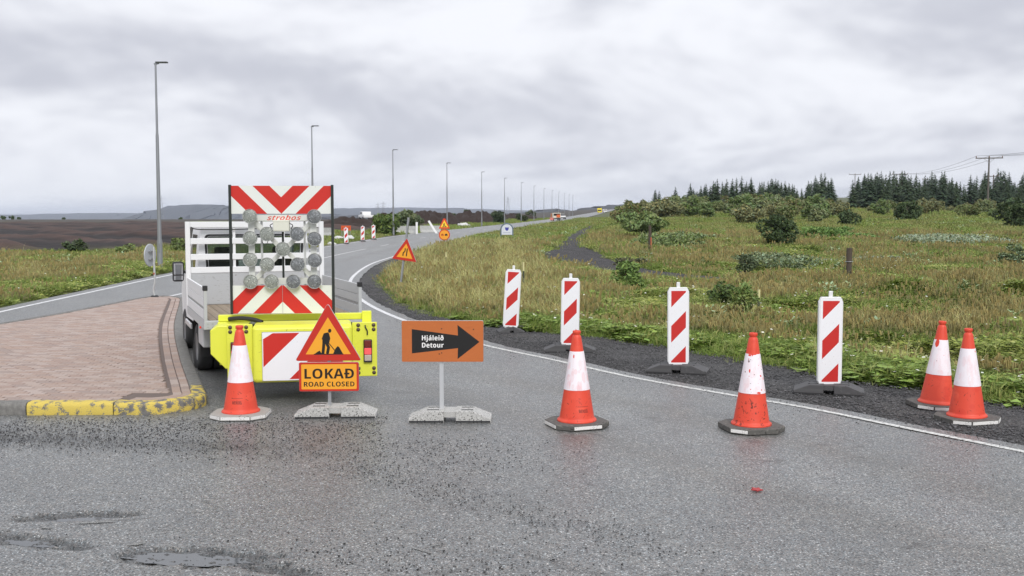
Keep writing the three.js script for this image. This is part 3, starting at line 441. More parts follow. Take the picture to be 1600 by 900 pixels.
// ---------------------------------------------------------------- red and white beacon boards
const beaconTex = canvasTex(256, 1024, (g, w, h) => { g.fillStyle = WHITE; g.fillRect(0, 0, w, h); g.fillStyle = '#c62a24'; g.beginPath(); g.rect(30, 26, w - 60, h - 52); g.clip(); const y0 = 26, H = h - 52, dr = 0.21 * H; for (const [a, b] of [[0, 0.227], [0.49, 0.72], [0.98, 1.21]]) { g.beginPath(); g.moveTo(30, y0 + a * H); g.lineTo(w - 30, y0 + a * H - dr); g.lineTo(w - 30, y0 + b * H - dr); g.lineTo(30, y0 + b * H); g.fill(); } grime(g, w, h, 160, 4, 0.28); const r = rng(3); for (let i = 0; i < 40; i++) { g.strokeStyle = `rgba(90,84,78,${0.3 * r()})`; g.lineWidth = 1 + r(); const x = r() * w, y = h * r(); g.beginPath(); g.moveTo(x, y); g.lineTo(x + 30 * (r() - 0.5), y + 60 * (r() - 0.5)); g.stroke(); } });
function beacon(x, d, y, turn, roll, label, group, footLen = 0.86) {
  const t = thing('beacon_board', label, 'beacon', x, y, -d, turn, group);
  const f = foot(t, footLen, 0.42, darkFoot);
  const b = new THREE.Group(); b.name = 'board'; t.add(b); b.position.y = 0.1; b.rotation.z = roll; b.rotation.y = -turn;
  const w = 0.15, h = 1.14, c = 0.03, s = shapeOf([[-w + c, 0], [w - c, 0], [w, c + 0.03], [w, h - c - 0.03], [w - c, h], [-w + c, h], [-w, h - c - 0.03], [-w, c + 0.03]]);
  mesh('panel', plate(s, 0.05, -0.025, 0.006), mat([0.8, 0.8, 0.79], 0.45), b);
  mesh('striped_face', face(shapeOf(rect(-w + 0.01, w - 0.01, 0.015, h - 0.015)), 0.034), mat([1, 1, 1], 0.4, 0, { map: beaconTex }), b);
  mesh('lamp_pin', box(0.05, 0.085, 0.03, 0, h + 0.04, 0, 0.008), white, b); mesh('stem', box(0.06, 0.1, 0.04, 0, -0.03, 0), white, b);
  return t;
}
beacon(-0.03, 20.68, -0.02, 0.15, -0.055, 'red and white beacon board leaning sideways in the long grass', 'beacon boards along the shoulder', 0.5);
beacon(0.98, 17.83, -0.02, -0.06, -0.012, 'red and white beacon board directly behind the cone next to the detour sign', 'beacon boards along the shoulder');
beacon(2.44, 15.4, -0.01, -0.3, 0.008, 'red and white beacon board behind the scuffed cone, in front of a low shrub', 'beacon boards along the shoulder');
beacon(4.12, 13.61, -0.01, -0.3, 0, 'red and white beacon board standing next to the pair of cones on the gravel', 'beacon boards along the shoulder');
// ---------------------------------------------------------------- flatbed truck (local: rear edge of the bed at z = 0, forward is -z)
{
  const t = thing('flatbed_truck', 'white flatbed truck with slatted headboard, parked beside the brick island', 'truck', -3.03, 0, -14.05, 22 * Math.PI / 180);
  const dirty = (base, seed, n, col = '96,90,82') => mat([1, 1, 1], 0.45, 0, { map: canvasTex(512, 512, (g, w, h) => { g.fillStyle = base; g.fillRect(0, 0, w, h); grime(g, w, h, n, seed, 0.35, col); const r = rng(seed); for (let i = 0; i < n / 8; i++) { g.strokeStyle = `rgba(80,76,72,${0.25 * r()})`; g.lineWidth = 0.5 + r() * 1.5; const x = r() * w, y = r() * h; g.beginPath(); g.moveTo(x, y); g.lineTo(x + (r() - 0.5) * 30, y + r() * 26); g.stroke(); } }) });
  const paint = dirty('#e6e7e8', 3, 160), panel = dirty('#b4b6b8', 5, 700), aluD = dirty('#bdbfc0', 7, 300), plywood = mat([1, 1, 1], 0.8, 0, { map: canvasTex(64, 512, (g, w, h) => { g.fillStyle = '#9a8a76'; g.fillRect(0, 0, w, h); const r = rng(4); for (let i = 0; i < 90; i++) { g.fillStyle = `rgba(${r() < 0.5 ? '60,50,40' : '190,176,156'},${0.25 * r()})`; g.fillRect(r() * w, 0, 1 + 2 * r(), h); } grime(g, w, h, 120, 3, 0.4); }) });
  // bed
  const bed = new THREE.Group(); bed.name = 'bed'; t.add(bed);
  mesh('rear_beam', [span(-1.04, 1.04, 0.80, 0.915, -0.06, 0, 0.01)], aluD, bed);
  for (const s of [-1, 1]) mesh('side_sill', span(Math.min(s * 0.98, s * 1.04), Math.max(s * 0.98, s * 1.04), 0.80, 0.915, -2.5, -0.062), aluD, bed);
  for (let k = 0; k < 8; k++) mesh('plank', span(-0.975 + k * 0.244, -0.975 + k * 0.244 + 0.24, 0.895, 0.925 + 0.002 * (k % 2), -2.45, -0.065), plywood, bed);
  for (let k = 0; k < 4; k++) mesh('cross_member', span(-0.95, 0.95, 0.79, 0.893, -0.5 - k * 0.55, -0.44 - k * 0.55), galv, bed);
  for (const s of [-1, 1]) {
    const b = new THREE.Group(); b.name = 'side_board'; t.add(b);
    [[0.925, 1.05], [1.056, 1.085], [1.091, 1.20], [1.206, 1.345]].forEach(([y0, y1], k) => mesh('profile', span(s * 1.025 - (k === 1 ? 0.008 : 0.014), s * 1.025 + (k === 1 ? 0.008 : 0.014), y0, y1, -2.44, -0.05, 0.004), k === 1 ? galv : s < 0 ? paint : aluD, b));
    mesh('corner_post', span(s * 1.025 - 0.022, s * 1.025 + 0.022, 0.80, 1.37, -0.048, -0.002, 0.005), aluD, b);
    mesh('latch', span(s * 1.025 - 0.03, s * 1.025 + 0.03, 1.31, 1.375, -0.07, 0.006, 0.006), black, b);
  }
  for (let k = 0; k < 3; k++) for (const y of [0.835, 0.875]) mesh('rivet', cylZ(0.007, 0.006, -1.0 + k * 0.06, y, 0.002, 8), galv, bed);
  // headboard
  const hb = new THREE.Group(); hb.name = 'headboard'; t.add(hb);
  for (const x of [-1.015, 1.015]) mesh('upright', span(x - 0.035, x + 0.035, 0.92, 2.19, -2.53, -2.46, 0.006), paint, hb);
  for (const x of [-0.33, 0.42]) mesh('upright', span(x - 0.02, x + 0.02, 1.40, 2.10, -2.525, -2.485, 0.004), paint, hb);
  for (const y of [2.145, 1.895, 1.655, 1.455]) mesh('rail', span(-0.978, 0.978, y - 0.045, y + 0.045, -2.515, -2.47, 0.006), paint, hb);
  mesh('lower_panel', span(-0.978, 0.978, 0.93, 1.405, -2.505, -2.48), panel, hb);
  mesh('cable', tube([V(-0.97, 2.11, -2.455), V(-0.93, 2.085, -2.45), V(-0.5, 2.07, -2.45), V(0.2, 2.085, -2.45)], 0.008), black, hb);
  mesh('load_bar', beam(V(-0.16, 0.93, -2.3), V(-0.06, 1.9, -2.44), 0.035, 0.03), galv, hb);
  // cab: panels round a hollow so that one looks in through the rear window and out through the windscreen
  const cab = new THREE.Group(); cab.name = 'cab'; t.add(cab);
  const wall = roundedShape([[-0.9, 0.62], [0.9, 0.62], [0.88, 1.3], [0.80, 2.13], [-0.80, 2.13], [-0.88, 1.3]], 0.07), hole = roundedShape([[-0.70, 1.44], [0.70, 1.44], [0.73, 1.97], [-0.73, 1.97]], 0.07);
  wall.holes.push(new THREE.Path(hole.getPoints(6).reverse()));
  mesh('rear_wall', plate(wall, 0.04, -2.68, 0.008), paint, cab);
  const glass = new THREE.MeshPhysicalMaterial({ color: L(0.45, 0.52, 0.48), roughness: 0.03, transmission: 1, thickness: 0, ior: 1.5 });
  mesh('rear_window', new THREE.ShapeGeometry(hole).translate(0, 0, -2.66), glass, cab);
  mesh('window_seal', (() => { const o = roundedShape([[-0.735, 1.415], [0.735, 1.415], [0.76, 1.995], [-0.76, 1.995]], 0.08); o.holes.push(new THREE.Path(hole.getPoints(6).reverse())); return plate(o, 0.01, -2.635); })(), black, cab);
  for (const s of [-1, 1]) {
    const side = shapeOf([[2.64, 0.62], [5.25, 0.55], [5.4, 0.95], [5.25, 1.12], [4.45, 1.32], [3.75, 2.10], [2.64, 2.12]]), win = shapeOf([[3.0, 1.42], [4.25, 1.40], [3.68, 1.98], [3.0, 1.98]].reverse());
    side.holes.push(new THREE.Path(win.getPoints()));
    const g = plate(side, 0.03).rotateY(Math.PI / 2).translate(s * 0.87 - 0.015, 0, 0), p = g.attributes.position; for (let i = 0; i < p.count; i++) { const y = p.getY(i); if (y > 1.3) p.setX(i, p.getX(i) - s * 0.08 * (y - 1.3) / 0.83); } g.computeVertexNormals();
    mesh('side_panel', g, paint, cab);
    mesh('side_window', new THREE.ShapeGeometry(win).rotateY(Math.PI / 2).translate(s * 0.83, 0, 0), glass, cab);
  }
  mesh('roof', box(1.58, 0.09, 1.2, 0, 2.13, -3.22, 0.04), paint, cab);
  mesh('windscreen', (() => { const g = new THREE.PlaneGeometry(1.62, 1.02); g.rotateX(-0.78).translate(0, 1.71, -4.12); return g; })(), glass, cab);
  mesh('bonnet', [box(1.7, 0.06, 0.95, 0, 1.19, -4.82, 0.03), box(1.7, 0.55, 0.06, 0, 0.82, -5.35, 0.03)], paint, cab);
  mesh('floor', span(-0.85, 0.85, 0.55, 0.62, -5.3, -2.7), black, cab);
  mesh('dashboard', box(1.6, 0.5, 0.35, 0, 1.13, -4.35, 0.05), black, cab);
  for (const x of [-0.45, 0.45]) { const st = mesh('seat', [box(0.5, 0.16, 0.5, x, 0.95, -3.25, 0.05), box(0.48, 0.65, 0.12, x, 1.3, -2.95, 0.05)], mat([0.03, 0.03, 0.032], 0.9), cab); mesh('headrest', box(0.26, 0.18, 0.1, x, 1.7, -2.93, 0.04), mat([0.035, 0.035, 0.037], 0.9), st); }
  const mirrorM = mat([0.85, 0.86, 0.87], 0.03, 1);
  for (const s of [-1, 1]) { const m = mesh('mirror', [box(0.18, 0.33, 0.1, s * 1.045, 1.36, -4.02, 0.04)], black, t); mesh('mirror_glass', box(0.14, 0.18, 0.006, s * 1.045, 1.405, -3.968), mirrorM, m); mesh('mirror_glass', box(0.14, 0.07, 0.006, s * 1.045, 1.258, -3.968), mirrorM, m); mesh('mirror_arm', bar(V(s * 0.86, 1.34, -4.08), V(s * 1.0, 1.36, -4.05), 0.025), black, m); }
  // chassis and wheels
  for (const s of [-1, 1]) mesh('chassis_rail', span(s * 0.4 - 0.04, s * 0.4 + 0.04, 0.62, 0.80, -5.2, -0.1), black, t);
  const tyre = new THREE.LatheGeometry([[0.2, -0.1], [0.3, -0.105], [0.335, -0.09], [0.345, -0.05], [0.345, 0.05], [0.335, 0.09], [0.3, 0.105], [0.2, 0.1]].map(([a, b]) => new THREE.Vector2(a, b)), 36).rotateZ(Math.PI / 2);
  const rim = new THREE.LatheGeometry([[0.03, -0.03], [0.12, -0.05], [0.17, -0.02], [0.2, -0.1], [0.2, 0.1], [0.15, 0.03], [0.03, 0.05]].map(([a, b]) => new THREE.Vector2(a, b)), 24).rotateZ(Math.PI / 2);
  for (const [x, z] of [[-0.86, -2.0], [-0.64, -2.0], [0.86, -2.0], [0.64, -2.0], [-0.8, -4.75], [0.8, -4.75]]) { const w = new THREE.Group(); w.name = 'wheel'; w.position.set(x, 0.345, z); t.add(w); mesh('tyre', tyre, rubber, w); mesh('rim', rim, mat([0.5, 0.5, 0.5], 0.5, 0.5), w); }
  mesh('rear_axle', cylX(0.06, 1.4, 0, 0.345, -2.0), black, t);
  for (const s of [-1, 1]) { mesh('mudguard', (() => { const g = new THREE.CylinderGeometry(0.42, 0.42, 0.46, 20, 1, true, Math.PI * 0.05, Math.PI * 0.9).rotateZ(Math.PI / 2).rotateX(-Math.PI / 2); return g.translate(s * 0.75, 0.36, -2.0); })(), black, t); mesh('mud_flap', box(0.42, 0.34, 0.012, s * 0.75, 0.42, -1.52), black, t); }
  mesh('tool_box', box(0.34, 0.3, 0.6, -0.82, 0.62, -3.0 + 1.9, 0.02), aluD, t); mesh('side_guard', [span(-1.0, -0.97, 0.56, 0.64, -3.4, -2.5, 0.01)], alu, t);
  mesh('marker_lamp', box(0.02, 0.03, 0.05, -1.01, 0.745, -0.9, 0.008), mat([0.6, 0.02, 0.01], 0.3, 0, { emissive: L(0.8, 0.05, 0.02), emissiveIntensity: 0.6 }), t);
}

// ---------------------------------------------------------------- yellow crash cushion behind the truck
const stripes = (w, h, list, bg = WHITE, seed = 2) => canvasTex(w, h, (g) => { g.fillStyle = bg; g.fillRect(0, 0, w, h); g.fillStyle = RED; for (const p of list) { g.beginPath(); p.forEach(([x, y]) => g.lineTo(x * w, y * h)); g.fill(); } grime(g, w, h, 120, seed, 0.16); });
{
  const t = thing('crash_cushion', 'fluorescent yellow crash cushion with tail lights at the back of the truck', 'crash cushion', -2.57, 0, -12.9, 10 * Math.PI / 180);
  const yel = mat([1, 1, 1], 0.42, 0, { map: canvasTex(512, 512, (g, w, h) => { g.fillStyle = '#e2e54a'; g.fillRect(0, 0, w, h); grime(g, w, h, 420, 5, 0.3, '100,96,50'); }) });
  const cover = mesh('cover', (() => { const g = new RoundedBoxGeometry(1.2, 0.7, 0.62, 5, 0.05), p = g.attributes.position; for (let i = 0; i < p.count; i++) { const y = p.getY(i); if (p.getZ(i) > 0 && y > 0.2) p.setZ(i, p.getZ(i) - (y - 0.2) * 0.35); } g.computeVertexNormals(); return g.translate(0, 0.605, -0.2); })(), yel, t);
  mesh('chevron_panel', face(roundedShape(rect(-0.48, 0.48, 0.285, 0.875), 0.012), 0.1135), mat([1, 1, 1], 0.4, 0, { map: stripes(1024, 640, [[[0.01, 0.14], [0.13, 0.02], [0.46, 0.02], [0.01, 0.72]], [[0.93, 0.02], [1, 0.02], [1, 0.98], [0.33, 0.98]]]) }), cover);
  mesh('chevron_backing', span(-0.485, 0.485, 0.28, 0.88, 0.106, 0.111), galv, cover);
  for (const s of [-1, 1]) {
    const p = mesh('wing_plate', span(s < 0 ? -0.905 : 0.602, s < 0 ? -0.602 : 0.905, 0.29, 0.965, -0.045, -0.01, 0.008), yel, t);
    const st = mesh('wing_frame', [span(s * 0.75 - 0.12, s * 0.75 + 0.12, 0.47, 0.9, -0.5, -0.05)], yel, t); st.userData.label = 'yellow steel bracket';
    for (const x of [0.675, 0.865]) for (const y of [0.335, 0.39, 0.875, 0.93]) mesh('bolt', new THREE.LatheGeometry([[0, 0.016], [0.012, 0.015], [0.014, 0.006], [0.024, 0.004], [0.024, 0]].map(([a, b]) => new THREE.Vector2(a, b)), 12).rotateX(Math.PI / 2).translate(s * x, y, -0.009), mat([0.12, 0.09, 0.06], 0.5, 0.5), p);
    const l = new THREE.Group(); l.name = 'tail_light'; t.add(l); l.position.set(s * 0.79 - (s < 0 ? 0.02 : 0), 0.61, 0);
    mesh('housing', box(0.105, 0.285, 0.04, 0, 0, 0.012, 0.012), black, l);
    mesh('dark_red_lens', box(0.085, 0.085, 0.014, 0, 0.09, 0.032, 0.006), mat([0.16, 0.012, 0.008], 0.25), l);
    mesh('red_lens', box(0.085, 0.082, 0.016, 0, 0.0, 0.033, 0.006), mat([0.7, 0.06, 0.06], 0.25, 0, { emissive: L(1, 0.10, 0.10), emissiveIntensity: 0.55 }), l);
    mesh('clear_lens', box(0.085, 0.075, 0.014, 0, -0.085, 0.032, 0.006), mat([0.5, 0.42, 0.36], 0.2), l);
    mesh('lens_bar', box(0.087, 0.006, 0.006, 0, 0.043, 0.04), black, l); 
  }
  mesh('hook', tube([V(0.76, 0.93, 0), V(0.765, 0.90, 0.01), V(0.785, 0.86, 0.012), V(0.785, 0.81, 0.006)], 0.008), black, t);
  const sideBox = mesh('side_box', plate(shapeOf([[-1.10, 0.60], [-0.93, 0.42], [-0.68, 0.42], [-0.68, 0.93], [-1.02, 0.93], [-1.10, 0.88]]), 0.6, -0.72, 0.01), yel, t);
  for (let k = 0; k < 7; k++) mesh('louvre', box(0.012, 0.022, 0.5, -1.112, 0.655 + k * 0.034, -0.42), yel, sideBox);
  mesh('top_beam', span(-1.06, 0.86, 0.945, 1.03, -0.66, -0.58, 0.01), yel, t);
  mesh('lower_beam', span(-1.06, -0.99, 0.38, 0.95, -0.73, -0.725 + 0.045), yel, t);
  for (const x of [-1.0, 0.80]) mesh('beam_upright', span(x - 0.06, x + 0.06, 0.90, x > 0 ? 1.06 : 0.944, -0.575, -0.5, 0.006), yel, t);
  mesh('inner_frame', [span(-0.9, 0.78, 0.82, 0.9, -0.7, -0.62), span(-0.5, 0.5, 0.45, 0.7, -1.0, -0.52)], black, t);
  mesh('hose', tube([V(-0.92, 0.985, -0.5), V(-0.75, 1.0, -0.42), V(-0.6, 0.985, -0.36), V(-0.5, 0.955, -0.32)], 0.028, 20, 10), black, t);
  mesh('sticker', face(roundedShape(rect(0.35, 0.45, 0.3, 0.34), 0.004), 0.117), mat([0.62, 0.05, 0.04], 0.5), t);
}

// ---------------------------------------------------------------- lamp arrow board on the cushion
{
  const k = 0.00803, X = (px) => (px - 440) * k, Y = (py) => 2.3 + (335 - py) * k;
  const t = thing('arrow_board', 'lamp arrow board with red and white chevron panels standing behind the yellow cushion', 'arrow board', -2.89, 0, -13.27, 3 * Math.PI / 180);
  const wf = mat([0.70, 0.71, 0.66], 0.5), frameDark = mat([0.018, 0.024, 0.02], 0.5);
  for (const px of [361, 519]) mesh('post', span(X(px) - 0.016, X(px) + 0.016, Y(491), Y(289), -0.02, 0.02, 0.004), frameDark, t);
  const panel = (name, y0, y1, tex) => { const s = shapeOf(rect(X(363), X(517), Y(y0), Y(y1))); const p = mesh(name, plate(s, 0.012, -0.012), galv, t); mesh('striped_face', face(s, 0.004), mat([1, 1, 1], 0.45, 0, { map: tex }), p); return p; };
  const V1 = (o, w) => [[0.5, o + w], [0.5 - (o + w) * 0.285, 0], [0.5 - o * 0.285, 0], [0.5, o]];
  const chev = (h, list, seed) => stripes(1024, h, list, '#e2e5de', seed);
  // upper board: nested V; lower board: nested inverted V (the x scale of 45 degree stripes is height / width)
  const a = 44 / 154, up = (o0, o1) => [[0.5, o1], [0.5 - o1 * a, 0], [0.5 - o0 * a, 0], [0.5, o0], [0.5 + o0 * a, 0], [0.5 + o1 * a, 0]];
  panel('top_panel', 334, 290.5, chev(292, [up(0.41, 1.0), up(1.5, 2.12).map(([x, y]) => [x, y]), up(2.75, 3.4)], 3));
  const dn = (o0, o1) => [[0.5, 1 - o1], [0.5 - o1 * a, 1], [0.5 - o0 * a, 1], [0.5, 1 - o0], [0.5 + o0 * a, 1], [0.5 + o1 * a, 1]];
  const low = panel('lower_panel', 490, 446, chev(292, [dn(0.42, 1.05), dn(1.6, 2.2), dn(2.8, 3.4)], 8));
  mesh('panel_seam', span(X(440) - 0.002, X(440) + 0.002, Y(490), Y(446), 0.0045, 0.008), galv, low);
  // carrier bars
  const B = (x0, y0, x1, y1, w = 0.065) => mesh('carrier_bar', beam(V(X(x0), Y(y0), -0.01), V(X(x1), Y(y1), -0.01), w, 0.02), wf, t);
  const nameBar = mesh('name_bar', span(X(384), X(500), Y(345), Y(335.5), -0.03, -0.008), wf, t);
  mesh('lettering', face(shapeOf(rect(X(414), X(471), Y(345), Y(335.5))), -0.006), mat([1, 1, 1], 0.5, 0, { map: canvasTex(512, 96, (g, w, h) => { g.fillStyle = '#d9dad2'; g.fillRect(0, 0, w, h); g.fillStyle = '#d23c26'; g.font = 'italic bold 104px sans-serif'; g.textAlign = 'center'; const m = g.measureText('strobos').width; g.translate(w / 2, 84); g.transform(1, 0, -0.12, 1, 0, 0); g.scale(470 / m, 1); g.fillText('strobos', 0, 0); g.fillStyle = '#d9dad2'; g.fillRect(-m, -34, 2 * m, 4); }) }), nameBar);
  const bars = [[393, 334.5, 393, 446, 0.075], [489, 334.5, 489, 446, 0.075]]; bars.forEach((b) => B(...b));
  [[397, 345, 436, 386], [487, 345, 448, 386], [450, 396, 488, 436], [436, 396, 398, 436], [396, 350, 420, 366], [488, 350, 465, 366]].forEach((b, i) => { const m = B(...b, 0.055); m.position.z = -0.024 - 0.003 * i; });
  const bb = B(386, 439.5, 498, 439.5, 0.08); bb.position.z = -0.045;
  for (const px of [407, 474]) mesh('rear_strut', span(X(px) - 0.012, X(px) + 0.012, Y(446), Y(336), -0.1, -0.076), mat([0.55, 0.56, 0.55], 0.5), t);
  mesh('lift_rod', bar(V(X(440.5), Y(440), -0.06), V(X(440.5), Y(362), -0.06), 0.014), frameDark, t);
  const cb = mesh('control_box', box(0.2, 0.14, 0.09, X(440.5), Y(352.5), 0.03, 0.012), mat([0.70, 0.70, 0.6], 0.55), t); mesh('box_lid', box(0.206, 0.025, 0.094, X(440.5), Y(345), 0.031, 0.006), mat([0.74, 0.74, 0.64], 0.5), cb);
  for (const s of [-1, 1]) mesh('cable', tube([V(X(440.5) + s * 0.1, Y(349), 0.03), V(X(440.5) + s * 0.14, Y(352), 0.04), V(X(440.5) + s * 0.12, Y(358), 0.03), V(X(440.5) + s * 0.16, Y(360), 0.01), V(X(440.5) + s * 0.13, Y(364), 0)], 0.006, 20, 6), black, t);
  mesh('cable', tube([V(X(419), Y(376), 0.0), V(X(415), Y(384), 0.03), V(X(410), Y(378), 0.02)], 0.004, 12, 6), black, t);
  const lensTex = (seed, base, hole) => canvasTex(256, 256, (g, w) => { g.fillStyle = base; g.fillRect(0, 0, w, w); const r = rng(seed); g.fillStyle = hole; for (let j = 0; j < 12; j++) for (let i = 0; i < 12; i++) { if (r() < 0.08) continue; g.globalAlpha = 0.6 + 0.4 * r(); g.beginPath(); g.arc(i * 23 + (j % 2) * 11, j * 22 + 8, 7 + r() * 3, 0, 7); g.fill(); } g.globalAlpha = 1; });
  const lens = [mat([1, 1, 1], 0.35, 0.1, { map: lensTex(2, '#a9ada6', '#3d413c') }), mat([1, 1, 1], 0.35, 0.1, { map: lensTex(3, '#8f9294', '#26292c') }), mat([1, 1, 1], 0.35, 0.1, { map: lensTex(4, '#b4b8b0', '#3a3e3a') })];
  const lg = new THREE.SphereGeometry(0.3, 32, 8, 0, Math.PI * 2, 0, Math.asin(0.085 / 0.3)).rotateX(Math.PI / 2).translate(0, 0, -0.3 * Math.cos(Math.asin(0.085 / 0.3))); { const p = lg.attributes.position, uv = lg.attributes.uv; for (let i = 0; i < p.count; i++) uv.setXY(i, p.getX(i) / 0.17 + 0.5, p.getY(i) / 0.17 + 0.5); }
  const rimG = new THREE.LatheGeometry([[0.05, -0.075], [0.07, -0.07], [0.088, -0.02], [0.091, 0], [0.091, 0.008], [0.086, 0.008], [0.084, 0]].map(([a, b]) => new THREE.Vector2(a, b)), 32).rotateX(Math.PI / 2);
  [[393, 338], [492, 338.5], [393, 372], [492, 373], [419, 365.5], [465.5, 365.5], [443, 389], [392.5, 405.5], [492, 406.5], [418.5, 413], [465.5, 413], [392.5, 439.5], [425, 439.5], [458.5, 439.5], [491, 439.5]].forEach(([x, y], i) => {
    const l = new THREE.Group(); l.name = 'lamp'; l.position.set(X(x), Y(y), 0.085); l.rotation.set(0.03 * N2(i, 1), 0.06 * N2(i, 5), i * 1.3); t.add(l);
    mesh('lamp_rim', rimG, mat([0.42, 0.43, 0.42], 0.5, 0.3), l); mesh('lens', lg, lens[x > 450 ? 1 : i % 2 ? 2 : 0], l);
  });
}

// ---------------------------------------------------------------- roadside signs
{
  const t = thing('lane_narrows_sign', 'amber narrowing road triangle on a leaning pole in the grass beside the bend', 'road sign', -3.3, T(-3.3, 30.84) - 0.03, -30.84); t.rotation.z = -0.12; t.rotation.y = -0.15;
  mesh('pole', bar(V(0, -0.1, -0.02), V(0.02, 2.28, -0.02), 0.035), galv, t);
  const g = new THREE.Group(); g.name = 'sign'; g.position.set(0.02, 0, 0.02); t.add(g);
  const b = triangle(g, 0.74, 1.03, 0, (c, W, H) => { c.fillStyle = '#17120e'; const q = (p) => { c.beginPath(); p.forEach((v) => c.lineTo(v[0] * W, v[1] * H)); c.fill(); }; q([[0.40, 0.80], [0.40, 0.66], [0.465, 0.56], [0.465, 0.44], [0.505, 0.44], [0.505, 0.58], [0.445, 0.68], [0.445, 0.80]]); q([[0.545, 0.44], [0.59, 0.44], [0.59, 0.80], [0.545, 0.80]]); });
  b.rotation.z = -0.02;
}
{
  const d = 79, x = -5.05, t = thing('no_overtaking_sign', 'road works triangle above a round amber no overtaking disc on one pole', 'road sign', x, T(x, d), -d);
  mesh('pole', bar(V(0, -0.1, -0.03), V(0, 2.05, -0.03), 0.035), galv, t);
  const tri = roundedShape([[-0.42, 1.30], [0.42, 1.30], [0.07, 2.06], [-0.07, 2.06]], 0.05), p = mesh('triangle_board', plate(tri, 0.02), mat([0.75, 0.12, 0.04], 0.5), t);
  mesh('sign_face', face(tri, 0.024), mat([1, 1, 1], 0.45, 0, { map: canvasTex(256, 232, (g, w, h) => { g.fillStyle = '#d8431f'; g.fillRect(0, 0, w, h); g.fillStyle = '#ffd23c'; g.beginPath(); g.moveTo(w / 2, h * 0.16); g.lineTo(w * 0.86, h * 0.86); g.lineTo(w * 0.14, h * 0.86); g.fill(); worker(g, w * 0.29, h * 0.42, w * 0.38); }) }), p);
  const disc = new THREE.Shape(); disc.absarc(0, 0.84, 0.42, 0, Math.PI * 2); const q = mesh('disc_board', plate(disc, 0.02), galv, t);
  mesh('sign_face', face(disc, 0.024), mat([1, 1, 1], 0.45, 0, { map: canvasTex(256, 256, (g, w, h) => { g.fillStyle = '#cf3a1d'; g.fillRect(0, 0, w, h); g.fillStyle = '#f3a32b'; g.beginPath(); g.arc(w / 2, h / 2, w * 0.41, 0, 7); g.fill(); const car = (x, c) => { g.fillStyle = c; g.fillRect(x, h * 0.46, w * 0.24, h * 0.10); g.fillRect(x + w * 0.05, h * 0.40, w * 0.14, h * 0.07); g.beginPath(); g.arc(x + w * 0.055, h * 0.57, w * 0.03, 0, 7); g.arc(x + w * 0.185, h * 0.57, w * 0.03, 0, 7); g.fill(); }; car(w * 0.20, '#b8501c'); car(w * 0.54, '#191411'); }) }), q);
}
{
  const d = 93, x = -0.45, t = thing('arched_place_sign', 'arched blue grey frame holding a white panel with a purple crest', 'sign', x, T(x, d), -d, 0.05);
  const pts = [V(-0.52, -0.05, 0), V(-0.52, 0.6, 0)]; for (let k = 1; k < 12; k++) { const a = Math.PI - k / 12 * Math.PI; pts.push(V(Math.cos(a) * 0.52, 0.8 + Math.sin(a) * 0.52, 0)); } pts.push(V(0.52, 0.6, 0), V(0.52, -0.05, 0));
  mesh('arch_frame', tube(pts, 0.055, 60, 10), mat([0.13, 0.18, 0.23], 0.45, 0.2), t);
  const s = new THREE.Shape(); s.moveTo(-0.47, 0.34); s.lineTo(0.47, 0.34); s.lineTo(0.47, 0.8); s.absarc(0, 0.8, 0.47, 0, Math.PI); s.closePath();
  const p = mesh('panel', plate(s, 0.03, -0.015), mat([0.7, 0.72, 0.75], 0.5), t);
  mesh('sign_face', face(s, 0.018), mat([1, 1, 1], 0.5, 0, { map: canvasTex(256, 256, (g, w, h) => { g.fillStyle = '#d6d9e2'; g.fillRect(0, 0, w, h); g.fillStyle = '#3b3f9e'; g.beginPath(); [[0.33, 0.28], [0.44, 0.33], [0.5, 0.29], [0.56, 0.33], [0.67, 0.28], [0.67, 0.46], [0.6, 0.58], [0.5, 0.64], [0.4, 0.58], [0.33, 0.46]].forEach(([x, y]) => g.lineTo(x * w, y * h)); g.fill(); g.fillStyle = '#8a90ac'; g.fillRect(w * 0.16, h * 0.79, w * 0.68, h * 0.035); }) }), p);
}
{
  const t = thing('round_sign_from_behind', 'grey round road sign seen from behind on a thin pole at the island tip', 'road sign', -9.4, 0.13, -27.7);
  mesh('pole', tube([V(0, 0, 0), V(-0.03, 0.18, 0), V(0.01, 0.4, 0), V(0, 0.9, 0), V(0.0, 1.32, 0)], 0.028, 30, 10), mat([0.55, 0.56, 0.55], 0.45, 0.5), t);
  mesh('pole_band', cylBand(0.034, 0.05, 0.62), mat([0.35, 0.12, 0.07], 0.6), t);
  mesh('pole_foot', new THREE.CylinderGeometry(0.08, 0.12, 0.05, 16).translate(0, 0.02, 0), rubber, t);
  const d = new THREE.Group(); d.name = 'disc'; d.position.set(-0.09, 1.1, -0.02); d.rotation.y = -1.75; t.add(d);
  mesh('sign_plate', new THREE.LatheGeometry([[0, 0], [0.285, 0], [0.3, 0.01], [0.3, 0.025], [0.29, 0.03], [0, 0.03]].map(([a, b]) => new THREE.Vector2(a, b)), 40).rotateX(Math.PI / 2), mat([0.5, 0.52, 0.54], 0.5, 0.35), d);
  mesh('clamp', [box(0.22, 0.05, 0.06, 0, 0.1, -0.03, 0.008), box(0.22, 0.05, 0.06, 0, -0.1, -0.03, 0.008)], galv, d).userData.label = 'two clamp brackets';
}
function cylBand(r, h, y) { return new THREE.CylinderGeometry(r, r, h, 14).translate(0, y, 0); }

